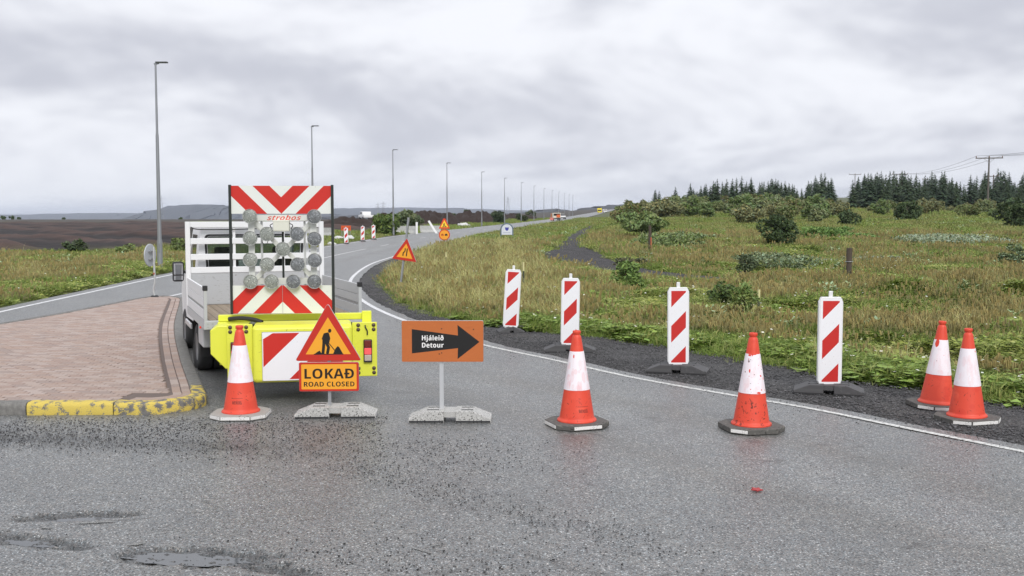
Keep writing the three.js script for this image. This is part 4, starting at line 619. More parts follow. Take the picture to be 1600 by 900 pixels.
// ---------------------------------------------------------------- street lamps along the far side of the road
{
  const zinc = mat([0.3, 0.31, 0.325], 0.5, 0.55);
  const p = thing('street_lamp', 'tall grey street lamp in the verge next to the grey round sign', 'street lamp', -14.84, 0, -44.5, 0, 'street lamps along the road');
  mesh('pole', new THREE.LatheGeometry([[0.11, -0.3], [0.11, 1.2], [0.085, 1.3], [0.072, 4.0], [0.064, 5.6], [0.05, 5.7], [0.038, 8.55], [0, 8.58]].map(([a, b]) => new THREE.Vector2(a, b)), 16), zinc, p);
  mesh('lamp_arm', beam(V(-0.06, 8.56, 0), V(0.14, 8.6, 0), 0.07, 0.07), zinc, p); mesh('lamp_head', box(0.5, 0.06, 0.2, 0.26, 8.63, 0, 0.025).applyMatrix4(new THREE.Matrix4().makeRotationZ(0.0)), mat([0.12, 0.125, 0.13], 0.5, 0.3), p);
  mesh('service_door', box(0.08, 0.4, 0.02, 0, 0.9, 0.106), mat([0.25, 0.26, 0.27], 0.5, 0.4), p);
  p.position.y = T(-14.84, 44.5);
  const said = ['tall grey street lamp rising behind the lamp arrow board', 'grey street lamp standing in the leafy bush by the far beacon boards', 'grey street lamp behind the no overtaking sign', null, 'grey street lamp beside the dark round tree'];
  [[-14.3, 76], [-12.0, 107], [-8.4, 137], [-4.8, 168], [-1.4, 199], [2.0, 230], [5.4, 261], [8.8, 292], [12.2, 323], [15.6, 354], [19, 385], [22.4, 416], [25.8, 450]].forEach(([x, d], i) => copy(p, x, E(d) - 0.05, -d, 0, said[i] ?? 'distant grey street lamp in the row along the road'));
}
// ---------------------------------------------------------------- stakes and fence posts in the meadow
{
  const wood = mat([0.085, 0.065, 0.05], 0.9), green = mat([0.05, 0.06, 0.035], 0.8);
  const stake = (x, d, h, label) => { const t = thing('marker_stake', label, 'stake', x, T(x, d) - 0.05, -d, 0.3, 'thin marker stakes in the grass'); mesh('stake', box(0.045, h, 0.045, 0, h / 2, 0, 0.006), green, t); mesh('pale_tip', box(0.05, h * 0.26, 0.05, 0, h * 0.87, 0, 0.008), mat([0.62, 0.58, 0.30], 0.7), t); };
  stake(-2.73, 43.67, 0.78, 'thin stake with a pale tip near the narrowing road sign'); stake(0.34, 31.4, 1.0, 'thin stake with a pale tip behind the leaning beacon board'); stake(5.65, 24.1, 0.72, 'short thin stake with a pale tip behind the scuffed cone');
  const post = (x, d, h, r, label, orange) => { const t = thing('fence_post', label, 'post', x, T(x, d) - 0.05, -d); mesh('post', (() => { const g = new THREE.CylinderGeometry(r * 0.9, r * 1.08, h, 9, 6), p = g.attributes.position; for (let i = 0; i < p.count; i++) { const q = 1 + 0.12 * N3(p.getX(i) * 20, p.getY(i) * 3, p.getZ(i) * 20); p.setX(i, p.getX(i) * q); p.setZ(i, p.getZ(i) * q); } g.computeVertexNormals(); return g.translate(0, h / 2, 0); })(), wood, t); if (orange) mesh('orange_band', box(0.05, 0.55, 0.03, 0.06, 0.45, r), mat([0.55, 0.13, 0.06], 0.7), t); else { mesh('wire_loop', new THREE.TorusGeometry(r * 1.2, 0.012, 6, 16).rotateX(Math.PI / 2).translate(0, h * 0.62, 0), galv, t); mesh('slack_wire', tube([V(-r, h * 0.65, 0), V(-0.2, h * 0.35, 0.05), V(-0.34, 0.1, 0.1)], 0.01, 14, 5), rubber, t); } };
  post(11.5, 36.0, 1.22, 0.1, 'dark weathered wooden fence post standing alone in the meadow', false); post(7.3, 56, 1.35, 0.08, 'wooden post with an orange band in front of the willow scrub', true);
}
// a red leaf-like scrap lying on the asphalt
{
  const s = shapeOf([[-0.045, 0], [-0.02, 0.02], [-0.03, 0.045], [0.005, 0.03], [0.03, 0.04], [0.03, 0.012], [0.05, -0.005], [0.02, -0.015], [0.0, -0.03], [-0.012, -0.012]]);
  tag(mesh('red_scrap', plate(s, 0.006, 0, 0.002).rotateX(-Math.PI / 2 + 0.12).translate(2.04, 0.006, -8.67), mat([0.38, 0.03, 0.03], 0.5)), 'small torn red scrap lying on the asphalt', 'scrap');
}
// ---------------------------------------------------------------- plants: small faces gathered into tufts, bushes and crowns
function faces() { const P = [], C = []; return { P, C, tri(a, b, c, col) { P.push(...a, ...b, ...c); C.push(...col, ...col, ...col); }, quad(a, b, c, d, col) { this.tri(a, b, c, col); this.tri(a, c, d, col); }, geo() { const g = new THREE.BufferGeometry(); g.setAttribute('position', new THREE.Float32BufferAttribute(P, 3)); g.setAttribute('color', new THREE.Float32BufferAttribute(C, 3)); g.computeVertexNormals(); g.setAttribute('uv', new THREE.Float32BufferAttribute(new Float32Array(P.length / 3 * 2), 2)); return g; } }; }
const leafM = new THREE.MeshPhysicalMaterial({ color: 0xffffff, vertexColors: true, roughness: 0.75 });
const vary = (c, r, k = 0.25) => { const s = 1 - k / 2 + k * r(), w = (r() - 0.5) * k * 0.5; return [c[0] * s * (1 + w), c[1] * s, c[2] * s * (1 - w)]; };
function tuft(seed, n, h0, h1, spread, w, col, { head = 0, headCol, lean = 0.5, alt } = {}) {
  const r = rng(seed), f = faces();
  for (let i = 0; i < n; i++) {
    const a = r() * 6.283, q = spread * Math.sqrt(r()), x = Math.cos(a) * q, z = Math.sin(a) * q, h = h0 + (h1 - h0) * r(), b = r() * 6.283, l = h * lean * (0.2 + r()), dx = Math.cos(b) * l, dz = Math.sin(b) * l, s = r() * 6.283, wx = Math.cos(s) * w / 2, wz = Math.sin(s) * w / 2, c = vary(alt && r() < 0.35 ? alt : col, r);
    const m = [x + dx * 0.3, h * 0.6, z + dz * 0.3], t = [x + dx, h * (1 - 0.12 * lean), z + dz];
    f.quad([x - wx, -0.03, z - wz], [x + wx, -0.03, z + wz], [m[0] + wx * 0.8, m[1], m[2] + wz * 0.8], [m[0] - wx * 0.8, m[1], m[2] - wz * 0.8], c);
    f.tri([m[0] - wx * 0.8, m[1], m[2] - wz * 0.8], [m[0] + wx * 0.8, m[1], m[2] + wz * 0.8], t, c);
    if (head && r() < head) { const hc = vary(headCol, r, 0.4), e = 0.028 + 0.02 * r(), k = 0.012 + 0.01 * r(); for (let j = 0; j < 2; j++) { const ax = j ? k : 0, az = j ? 0 : k; f.quad([t[0] - ax, t[1] - e, t[2] - az], [t[0] + ax, t[1] - e, t[2] + az], [t[0] + ax + dx * 0.1, t[1] + e, t[2] + az], [t[0] - ax + dx * 0.1, t[1] + e, t[2] - az], hc); } }
  }
  return f.geo();
}
function leafClump(seed, n, size, leaf, col, { flat = 0.6, up = 0.5, white = 0, alt } = {}) {           // a broad leaved herb or a bit of ground cover
  const r = rng(seed), f = faces();
  for (let i = 0; i < n; i++) {
    const a = r() * 6.283, q = size * Math.sqrt(r()), x = Math.cos(a) * q, z = Math.sin(a) * q, y = size * flat * (1 - (q / size) ** 2) * (0.3 + 0.9 * r()) + 0.02, b = a + (r() - 0.5) * 2, l = leaf * (0.6 + 0.8 * r()), t = up * (r() - 0.3), cx = Math.cos(b), cz = Math.sin(b), wx = -cz * l * 0.32, wz = cx * l * 0.32, c = vary(alt && r() < 0.3 ? alt : col, r, 0.4);
    f.quad([x, y, z], [x + cx * l * 0.5 + wx, y + t * l * 0.6, z + cz * l * 0.5 + wz], [x + cx * l, y + t * l, z + cz * l], [x + cx * l * 0.5 - wx, y + t * l * 0.6, z + cz * l * 0.5 - wz], c);
    if (white && r() < white) { const y2 = y + size * (0.5 + 0.6 * r()), k = 0.012 + 0.014 * r(); f.quad([x - k, y2, z - k], [x + k, y2, z - k], [x + k, y2 + k * 0.6, z + k], [x - k, y2 + k * 0.6, z + k], [0.6, 0.6, 0.5]); f.tri([x - 0.003, y, z], [x + 0.003, y, z], [x, y2, z], c); }
  }
  return f.geo();
}
function crown(seed, n, rx, ry, rz, leaf, col, { lobes = 14, alt, base = 0.1, conic = 0 } = {}) {         // leaves on many small clumps inside an uneven volume
  const r = rng(seed), f = faces(), L_ = [];
  for (let i = 0; i < lobes; i++) { const a = r() * 6.283, e = r() * 2 - 1, q = Math.cbrt(r()) * 0.9, k = Math.sqrt(1 - e * e), y = base * ry + ry + e * q * ry; L_.push([Math.cos(a) * k * q * rx, y, Math.sin(a) * k * q * rz, 0.17 + 0.24 * r()]); }
  for (let i = 0; i < n; i++) {
    const [lx, ly, lz, s] = L_[Math.floor(r() * lobes)], a = r() * 6.283, e = r() * 2 - 1, k = Math.sqrt(1 - e * e), q = 0.55 + 0.5 * Math.cbrt(r()), th = conic ? 1 - conic * clamp((ly / (2 * ry))) : 1;
    const x = (lx + Math.cos(a) * k * q * s * rx) * th, y = Math.max(0.03, ly + e * q * s * ry), z = (lz + Math.sin(a) * k * q * s * rz) * th, l = leaf * (0.6 + 0.8 * r());
    const u = V(r() - 0.5, (r() - 0.5) * 0.8, r() - 0.5).normalize().multiplyScalar(l), w = V(r() - 0.5, r() - 0.5, r() - 0.5).cross(u).normalize().multiplyScalar(l * 0.38), c = vary(alt && r() < 0.35 ? alt : col, r, 0.5);
    f.quad([x - u.x, y - u.y, z - u.z], [x + w.x, y + w.y, z + w.z], [x + u.x, y + u.y, z + u.z], [x - w.x, y - w.y, z - w.z], c);
  }
  return f.geo();
}
function limbs(seed, h, r0, n, reach, m) {                                // tapered trunk with a few limbs
  const r = rng(seed), g = [bar(V(0, -0.2, 0), V(0.03 * h * (r() - 0.5), h, 0), r0, r0 * 0.35, 8)];
  for (let i = 0; i < n; i++) { const a = r() * 6.283, y = h * (0.2 + 0.6 * r()); g.push(bar(V(0, y, 0), V(Math.cos(a) * reach * (0.5 + r() * 0.5), y + h * (0.15 + 0.3 * r()), Math.sin(a) * reach * (0.5 + r() * 0.5)), r0 * 0.45, r0 * 0.12, 5)); }
  return merge(g);
}
function spruce(seed, h, spread, col) {                                    // whorls of drooping branches, each a fan of needle sprays
  const r = rng(seed), f = faces();
  for (let y = h * 0.05; y < h * 0.985; y += h * 0.034) {
    const q = 1 - y / h, R = spread * Math.pow(q, 0.78) * (0.8 + 0.4 * r()) + 0.05, n = 6 + Math.floor(8 * q + 2 * r());
    for (let i = 0; i < n; i++) {
      const a = r() * 6.283, l = R * (0.65 + 0.5 * r()), cx = Math.cos(a), cz = Math.sin(a), d = -0.12 - 0.3 * r(), yy = y + (r() - 0.5) * h * 0.03;
      for (let k = 0; k < 3; k++) { const s0 = l * (0.1 + 0.28 * k), s1 = s0 + l * 0.42, w = l * (0.22 - 0.03 * k) * (0.7 + 0.6 * r()), c = vary(col, r, 0.6), ya = yy + d * s0 + 0.1 * h * 0.03, yb = yy + d * s1 - (r()) * 0.05 * h * 0.3; f.quad([cx * s0 - cz * w * 0.4, ya, cz * s0 + cx * w * 0.4], [cx * (s0 + s1) / 2 - cz * w, (ya + yb) / 2 - w * 0.35, cz * (s0 + s1) / 2 + cx * w], [cx * s1, yb, cz * s1], [cx * (s0 + s1) / 2 + cz * w, (ya + yb) / 2 - w * 0.35, cz * (s0 + s1) / 2 - cx * w], c); }
    }
  }
  f.tri([-0.05, h * 0.94, 0], [0.05, h * 0.94, 0], [0, h * 1.02, 0], col); f.tri([0, h * 0.94, -0.05], [0, h * 0.94, 0.05], [0, h * 1.02, 0], col);
  return f.geo();
}
// ---------------------------------------------------------------- meadow: tufts and herbs as ground cover
{
  const GREEN = [0.2, 0.278, 0.048], DARK = [0.12, 0.193, 0.036], STRAW = [0.42, 0.396, 0.144], RUST = [0.28, 0.251, 0.108], LIME = [0.22, 0.321, 0.052], SAGE = [0.25, 0.332, 0.152];
  const kinds = {
    green: tuft(1, 30, 0.05, 0.15, 0.15, 0.009, GREEN, { alt: DARK, lean: 1.0 }), tall: tuft(2, 20, 0.10, 0.25, 0.15, 0.008, [0.24, 0.289, 0.072], { alt: [0.29, 0.321, 0.104], lean: 0.8 }),
    rust: tuft(3, 18, 0.10, 0.24, 0.18, 0.006, [0.235, 0.268, 0.08], { head: 0.4, headCol: RUST, lean: 0.7, alt: GREEN }), straw: tuft(4, 14, 0.25, 0.5, 0.08, 0.007, STRAW, { lean: 0.8, alt: [0.48, 0.449, 0.192] }),
    herb: leafClump(5, 46, 0.2, 0.11, LIME, { flat: 0.5, alt: GREEN }), sage: leafClump(6, 60, 0.3, 0.08, SAGE, { flat: 0.6, up: 0.9, alt: [0.31, 0.385, 0.2] }), flower: leafClump(7, 20, 0.24, 0.07, GREEN, { flat: 0.6, white: 0.08 }),
    moss: leafClump(8, 50, 0.3, 0.07, [0.25, 0.3, 0.052], { flat: 0.26, alt: [0.32, 0.332, 0.096] }),
    broad: tuft(9, 60, 0.06, 0.17, 0.62, 0.035, [0.19, 0.251, 0.048], { alt: [0.26, 0.268, 0.072], lean: 1.0 }), broadRust: tuft(10, 60, 0.06, 0.2, 0.62, 0.03, [0.25, 0.246, 0.08], { alt: [0.2, 0.251, 0.056], lean: 0.9 }),
  };
  const lists = Object.fromEntries(Object.keys(kinds).map((k) => [k, []])), r = rng(99);
  const put = (k, x, d, s) => { const v = 0.8 + 0.4 * r(), w = 0.12 * (r() - 0.5); lists[k].push([x, T(x, d) - 0.01, -d, s, r() * 6.283, [v * (1 + w), v, v * (1 - w)], 0.75 + 0.5 * r(), 0.25 * (r() - 0.5)]); };
  const free = (x, d) => pathNear(x, d) > 0.25 + 0.35 * N2(x * 1.3, d * 1.3);
  const choose = (x, d, a) => {                                              // which plant grows here
    const n = fbm(x * 0.16 + 11, d * 0.12, 3), m = fbm(x * 0.45 - 7, d * 0.45, 2), q = r();
    if (a < 1.6 && d < 24 && x > 0) return q < 0.08 + 0.35 * m ? 'herb' : q < 0.95 ? 'green' : q < 0.98 ? 'flower' : 'tall';
    if (x > -9 && x < 1.5 && d > 21 && d < 75) return q < 0.16 + 0.25 * m ? 'rust' : q < 0.24 ? 'straw' : q < 0.58 ? 'tall' : q < 0.985 ? 'green' : 'flower';
    if (m > 0.6 && n > 0.1) return q < 0.35 ? 'sage' : 'green';
    if (n > 0.12) return q < 0.34 ? 'rust' : q < 0.62 ? 'tall' : q < 0.645 ? 'straw' : q < 0.93 ? 'green' : q < 0.935 ? 'flower' : 'moss';
    if (n < -0.15) return q < 0.42 ? 'moss' : q < 0.93 ? 'green' : q < 0.99 ? 'tall' : 'flower';
    return q < 0.7 ? 'green' : q < 0.79 ? 'tall' : q < 0.84 ? 'rust' : q < 0.85 ? 'flower' : q < 0.97 ? 'moss' : 'herb';
  };
  const sweep = (d0, d1, side, count, reach, pick, size) => { for (let i = 0; i < count; i++) { const d = Math.sqrt(lerp(d0 * d0, d1 * d1, r())), g = side > 0 ? gravR(d) : edgeL(d) - 0.3, far = side > 0 ? Math.max(g + 2, d * reach) : Math.min(g - 2, -d * reach), x = lerp(g + 0.25 * side * (1 + N2(d * 1.1, 3)), far, r()); if (free(x, d)) { const k = pick(x, d, Math.abs(x - g)); if (k) put(k, x, d, size(d)); } } };
  const sz = (d) => (0.75 + 0.5 * r()) * (1 + 0.012 * Math.max(0, d - 16));
  sweep(10, 18, 1, 15000, 0.58, choose, sz); sweep(18, 30, 1, 32000, 0.56, choose, sz); sweep(30, 50, 1, 38000, 0.55, choose, sz); sweep(50, 80, 1, 30000, 0.54, choose, sz);
  const farPick = (x, d) => (fbm(x * 0.09, d * 0.06, 3) + 0.25 * N2(x * 0.4, d * 0.4) > 0.08 ? 'broadRust' : r() < 0.02 ? 'sage' : r() < 0.2 ? 'moss' : 'broad');
  sweep(62, 130, 1, 20000, 0.54, farPick, () => 1 + 0.9 * r()); sweep(130, 330, 1, 14000, 0.54, farPick, () => 1.8 + 1.2 * r());
  const leftPick = (x, d) => (field(x, d) > 0.35 ? null : choose(x, d, 9));
  sweep(24, 60, -1, 22000, 0.56, leftPick, (d) => sz(d) * 0.9);
  sweep(55, 120, -1, 9000, 0.56, (x, d) => (field(x, d) > 0.4 ? null : farPick(x, d)), () => 0.8 + 0.8 * r()); sweep(110, 330, -1, 7000, 0.3, (x, d) => (field(x, d) > 0.3 ? null : 'broad'), () => 1.5 + r());
  // the fringe where the verge meets the gravel: fuller, greener
  for (let i = 0; i < 5200; i++) { const d = 10 + 14 * r(), x = gravR(d) + 0.05 + 1.3 * r() * r() + 0.25 * N2(d * 0.9, 1); const q = r(); put(q < 0.3 && N2(x * 0.6, d * 0.6) > 0.25 ? 'herb' : q < 0.9 ? 'green' : 'tall', x, d, 0.7 + 0.7 * r()); }
  for (let i = 0; i < 1500; i++) { const d = 11 + 46 * r(), x = gravR(d) + 0.1 - 0.55 * r() * r() * (0.6 + N2(d * 0.7, 9)); if (x > edgeR(d) + 0.15) put(r() < 0.7 ? 'green' : 'tall', x, d, 0.45 + 0.5 * r()); }
  for (let k = 0; k < 46; k++) { const d = 14 + 34 * r(), x = gravR(d) + 0.5 + (d < 22 ? 4 : 9) * r(); for (let i = 0; i < 5; i++) if (free(x, d)) put('straw', x + 0.5 * (r() - 0.5), d + 0.5 * (r() - 0.5), 0.8 + 0.4 * r()); }
  const said = { green: 'short green grass tufts covering the verge', tall: 'taller olive grass in the meadow', rust: 'rust brown flowering grass in the meadow', straw: 'pale straw coloured dry grass clumps', herb: 'bright green broad leaved herbs along the gravel', sage: 'grey green low willow ground cover', flower: 'small white meadow flowers', moss: 'yellow green low plants in the meadow', broad: 'green grass on the far meadow', broadRust: 'brown grass on the far meadow' };
  for (const k of Object.keys(kinds)) instances({ broadRust: 'brown_grass', broad: 'far_grass', green: 'short_grass', tall: 'tall_grass', rust: 'seeding_grass', straw: 'dry_grass', herb: 'leafy_herbs', sage: 'willow_cover', flower: 'meadow_flowers', moss: 'low_plants' }[k], kinds[k], leafM, lists[k], said[k], 'plants');
  console.log('plants', Object.values(lists).reduce((s, l) => s + l.length, 0));
}
// ---------------------------------------------------------------- bushes, shrubs and trees, one by one
const bark = mat([0.09, 0.075, 0.06], 0.95), birchBark = mat([0.2, 0.18, 0.16], 0.9), needle = leafM;
function plant(name, label, category, group, crownGeo, trunkGeo, trunkMat, x, d, scale = 1, turn = 0, lift = 0) {
  const t = thing(name, label, category, x, T(x, d) + lift, -d, turn, group); t.scale.setScalar(scale);
  mesh('crown', crownGeo, leafM, t); mesh('trunk', trunkGeo, trunkMat, t); return t;
}
{
  const r = rng(2024), G = [0.13, 0.195, 0.045], DG = [0.055, 0.09, 0.03], WIL = [0.23, 0.29, 0.16];
  // meadow shrubs that stand apart
  const S = (px, d) => (px - 800) / 1650 * d;
  const one = (name, label, px, d, rx, ry, n, leaf, col, alt, opt = {}) => plant(name, label, 'shrub', null, crown(Math.floor(px * 7 + d), n, rx, ry, rx * 0.9, leaf, col, { alt, lobes: 20, base: 0.0, ...opt }), limbs(px, ry * 1.5, 0.05 * ry + 0.02, 6, rx * 0.7), bark, S(px, d), d);
  one('pine_shrub', 'dark green bushy pine shrub standing alone in the meadow', 1215, 62, 1.05, 0.95, 2600, 0.13, DG, [0.055, 0.085, 0.028]);
  one('pine_shrub', 'rounded dark pine shrub beside the wooden power pole', 1583, 95, 1.7, 1.3, 2600, 0.18, DG, [0.06, 0.09, 0.03]);
  one('pine_shrub', 'compact dark pine shrub in front of the spruce belt, beside two small saplings', 1415, 115, 1.35, 1.15, 1700, 0.18, DG, [0.06, 0.09, 0.03]);
  one('pine_shrub', 'low dark pine shrub at the foot of a far power pole', 1325, 100, 1.0, 0.85, 1200, 0.16, DG, [0.06, 0.09, 0.03]);
  one('birch_shrub', 'bright green low birch thicket spread wide in the meadow', 1310, 72, 3.1, 0.48, 4200, 0.13, [0.13, 0.23, 0.05], [0.17, 0.26, 0.07], { lobes: 30 });
  one('willow_shrub', 'grey green creeping willow patch, broad and low', 1480, 66, 4.2, 0.3, 4200, 0.1, [0.26, 0.32, 0.19], [0.33, 0.38, 0.27], { lobes: 44 });
  one('willow_shrub', 'silvery creeping willow patch behind the lone fence post', 1360, 48, 2.6, 0.22, 2600, 0.08, [0.26, 0.30, 0.2], [0.33, 0.36, 0.28], { lobes: 36 });
  one('willow_shrub', 'grey green willow scrub with dark gaps beside the pine shrub', 1205, 42, 1.7, 0.34, 2200, 0.075, WIL, [0.1, 0.13, 0.06], { lobes: 26 });
  one('willow_shrub', 'dark round willow bush poking out of the grass', 1165, 40, 0.42, 0.4, 900, 0.06, [0.06, 0.085, 0.035], [0.11, 0.14, 0.07]);
  one('willow_shrub', 'leafy green bush behind the second beacon board', 985, 32, 0.55, 0.55, 1600, 0.08, [0.17, 0.26, 0.06], G);
  one('willow_shrub', 'slender yellow green sapling above the scuffed cone', 1165, 22, 0.26, 0.34, 700, 0.05, [0.24, 0.31, 0.09], G, { base: 0.5 });
  one('willow_shrub', 'small dark shrub among the grass beyond the scuffed cone', 1130, 27, 0.4, 0.35, 900, 0.06, [0.07, 0.11, 0.03], G);
  one('willow_shrub', 'half hidden dark shrub behind the pair of leaning and upright cones', 1592, 45, 0.85, 0.5, 1400, 0.08, [0.07, 0.105, 0.035], WIL);
  one('willow_shrub', 'broad birch and willow scrub around the orange banded post', 1040, 62, 2.6, 0.5, 3200, 0.12, [0.17, 0.23, 0.07], [0.22, 0.27, 0.13], { lobes: 28 });
  one('willow_shrub', 'brownish low willow clump at the end of the gravel path', 985, 47, 0.8, 0.22, 800, 0.07, [0.10, 0.10, 0.05], [0.15, 0.17, 0.09]);
  one('birch_tree', 'spreading pale birch with a crown wider than tall beside the footpath', 1003, 72, 1.75, 0.8, 3000, 0.15, [0.17, 0.24, 0.075], [0.21, 0.26, 0.11], { base: 0.7, lobes: 18 });
  // a belt of birches in front of the spruces
  const birches = [0, 1, 2, 3, 4].map((k) => ({ c: crown(300 + k, 1500, 1.6 + 0.3 * k, 1.35, 1.5, 0.24, [0.16 + 0.016 * k, 0.215 - 0.004 * k, 0.08], { alt: k % 2 ? [0.21, 0.24, 0.12] : G, lobes: 20, base: 0.12 }), t: limbs(40 + k, 2.4, 0.09, 7, 1.3) }));
  let first = [];
  const belt = (px, d, s, label = 'pale green birch in the belt before the spruces') => { const k = Math.floor(r() * 5), x = S(px, d); if (!first[k]) first[k] = plant('birch_tree', label, 'tree', 'birches before the spruce belt', birches[k].c, birches[k].t, birchBark, x, d, s, r() * 6); else { copy(first[k], x, T(x, d) - 0.05, -d, r() * 6.28, label, s); } };
  for (let i = 0; i < 50; i++) { const px = 972 + 313 * Math.pow(r(), 0.9), d = 105 + 85 * r(); belt(px, d, (0.6 + 0.5 * r()) * (px < 1000 ? 0.9 : 1)); }
  for (let i = 0; i < 44; i++) { const px = 1180 + 440 * r(), d = 125 + 65 * r(); belt(px, d, 0.35 + 0.5 * r()); }
  for (let i = 0; i < 16; i++) { const px = 968 + 50 * r(), d = 210 + 120 * r(); belt(px, d, 0.8 + 0.5 * r()); }
  for (let i = 0; i < 34; i++) { const px = 975 + 315 * r(), d = 185 + 60 * r(); belt(px, d, 0.7 + 0.5 * r()); }
  // spruces on the rise
  const sp = [0, 1, 2, 3, 4, 5].map((k) => ({ c: spruce(500 + k, 8, 2.2 + 0.3 * (k % 3), k % 2 ? [0.035, 0.062, 0.028] : [0.05, 0.08, 0.035]), t: bar(V(0, -0.4, 0), V(0, 7.4, 0), 0.13, 0.02, 7) })), spFirst = [];
  const fir = (px, d, s) => { const k = Math.floor(r() * 6), x = S(px, d); if (!spFirst[k]) spFirst[k] = plant('spruce_tree', 'dark spruce in the belt along the rise', 'tree', 'spruces along the rise', sp[k].c, sp[k].t, bark, x, d, s, 0, -0.1); else copy(spFirst[k], x, T(x, d) - 0.15, -d, r() * 6.28, null, s); };
  const skyline = [[1010, 303], [1060, 297], [1100, 288], [1130, 284], [1160, 280], [1185, 287], [1205, 280], [1235, 292], [1262, 282], [1290, 277], [1310, 294], [1340, 280], [1370, 276], [1400, 272], [1430, 278], [1470, 274], [1490, 283], [1520, 277], [1560, 271], [1600, 275], [1640, 274]];
  const tops = curve(skyline.map(([x, y]) => [x, y - 5]));
  for (let i = 0; i < 305; i++) {
    const px = 1020 + 620 * Math.pow(r(), 0.8), d = 200 + 70 * r(), gap = (px > 1300 && px < 1330) ? 0 : 1; if (!gap || (px < 1110 && r() < 0.3)) continue;
    const top = 2.3 + (335 - tops(px)) / 1650 * d, g = T(S(px, d), d), h = (top - g) * (0.66 + 0.42 * r()); if (h > 2) fir(px, d, clamp(h / 8, 0.35, 1.6));
  }
  // left side: bushes by the barriers, a tree, specks on the horizon
  const lb = (name, label, px, d, rx, ry, n, leaf, col, alt) => one(name, label, px, d, rx, ry, n, leaf, col, alt, { lobes: 24 });
  lb('willow_shrub', 'bright leafy bush at the foot of the lamp post beside the far beacons', 606, 108, 1.7, 1.05, 2600, 0.22, [0.13, 0.19, 0.04], [0.09, 0.14, 0.03]);
  lb('willow_shrub', 'large pale willow bush behind the concrete barriers', 640, 128, 1.7, 1.3, 2200, 0.24, [0.14, 0.18, 0.08], [0.17, 0.21, 0.11]);
  lb('pine_shrub', 'dark round tree standing at the lamp row beyond the soil heaps', 779, 205, 1.25, 1.15, 1500, 0.25, [0.03, 0.055, 0.02], [0.05, 0.08, 0.03]);
  lb('willow_shrub', 'dark green roundish shrub at the edge of the ploughed field', 118, 64, 0.7, 0.42, 900, 0.11, [0.045, 0.07, 0.025], [0.08, 0.11, 0.04]);
  lb('willow_shrub', 'light green leafy clump between the verge and the field near the round sign', 202, 62, 0.75, 0.32, 900, 0.11, [0.15, 0.20, 0.05], [0.19, 0.24, 0.08]);
  lb('willow_shrub', 'yellow green shrub next to the truck headboard at the field edge', 285, 66, 0.8, 0.5, 900, 0.11, [0.17, 0.21, 0.06], [0.12, 0.17, 0.04]);
  const speck = [[6, 470], [19, 470], [30, 465], [101, 460], [283, 480], [8, 500]];
  speck.forEach(([px, d], i) => one('distant_tree', 'small dark tree on the left horizon beyond the field', px, d, i < 2 ? 1.2 : 0.8, i < 2 ? 1.0 : 0.5, 300, 0.5, DG, G, { lobes: 6 }).userData.group = 'trees on the horizon beyond the field');
  for (let i = 0; i < 14; i++) { const px = 690 + 145 * r(), d = 240 + 160 * r(); one('roadside_bush', 'dark roadside bush in the row beyond the lamps', px, d, 1.6 + r(), 0.7 + 0.6 * r(), 420, 0.4, [0.06, 0.085, 0.03], [0.09, 0.11, 0.05], { lobes: 8 }).userData.group = 'bushes beyond the lamp row'; }
}
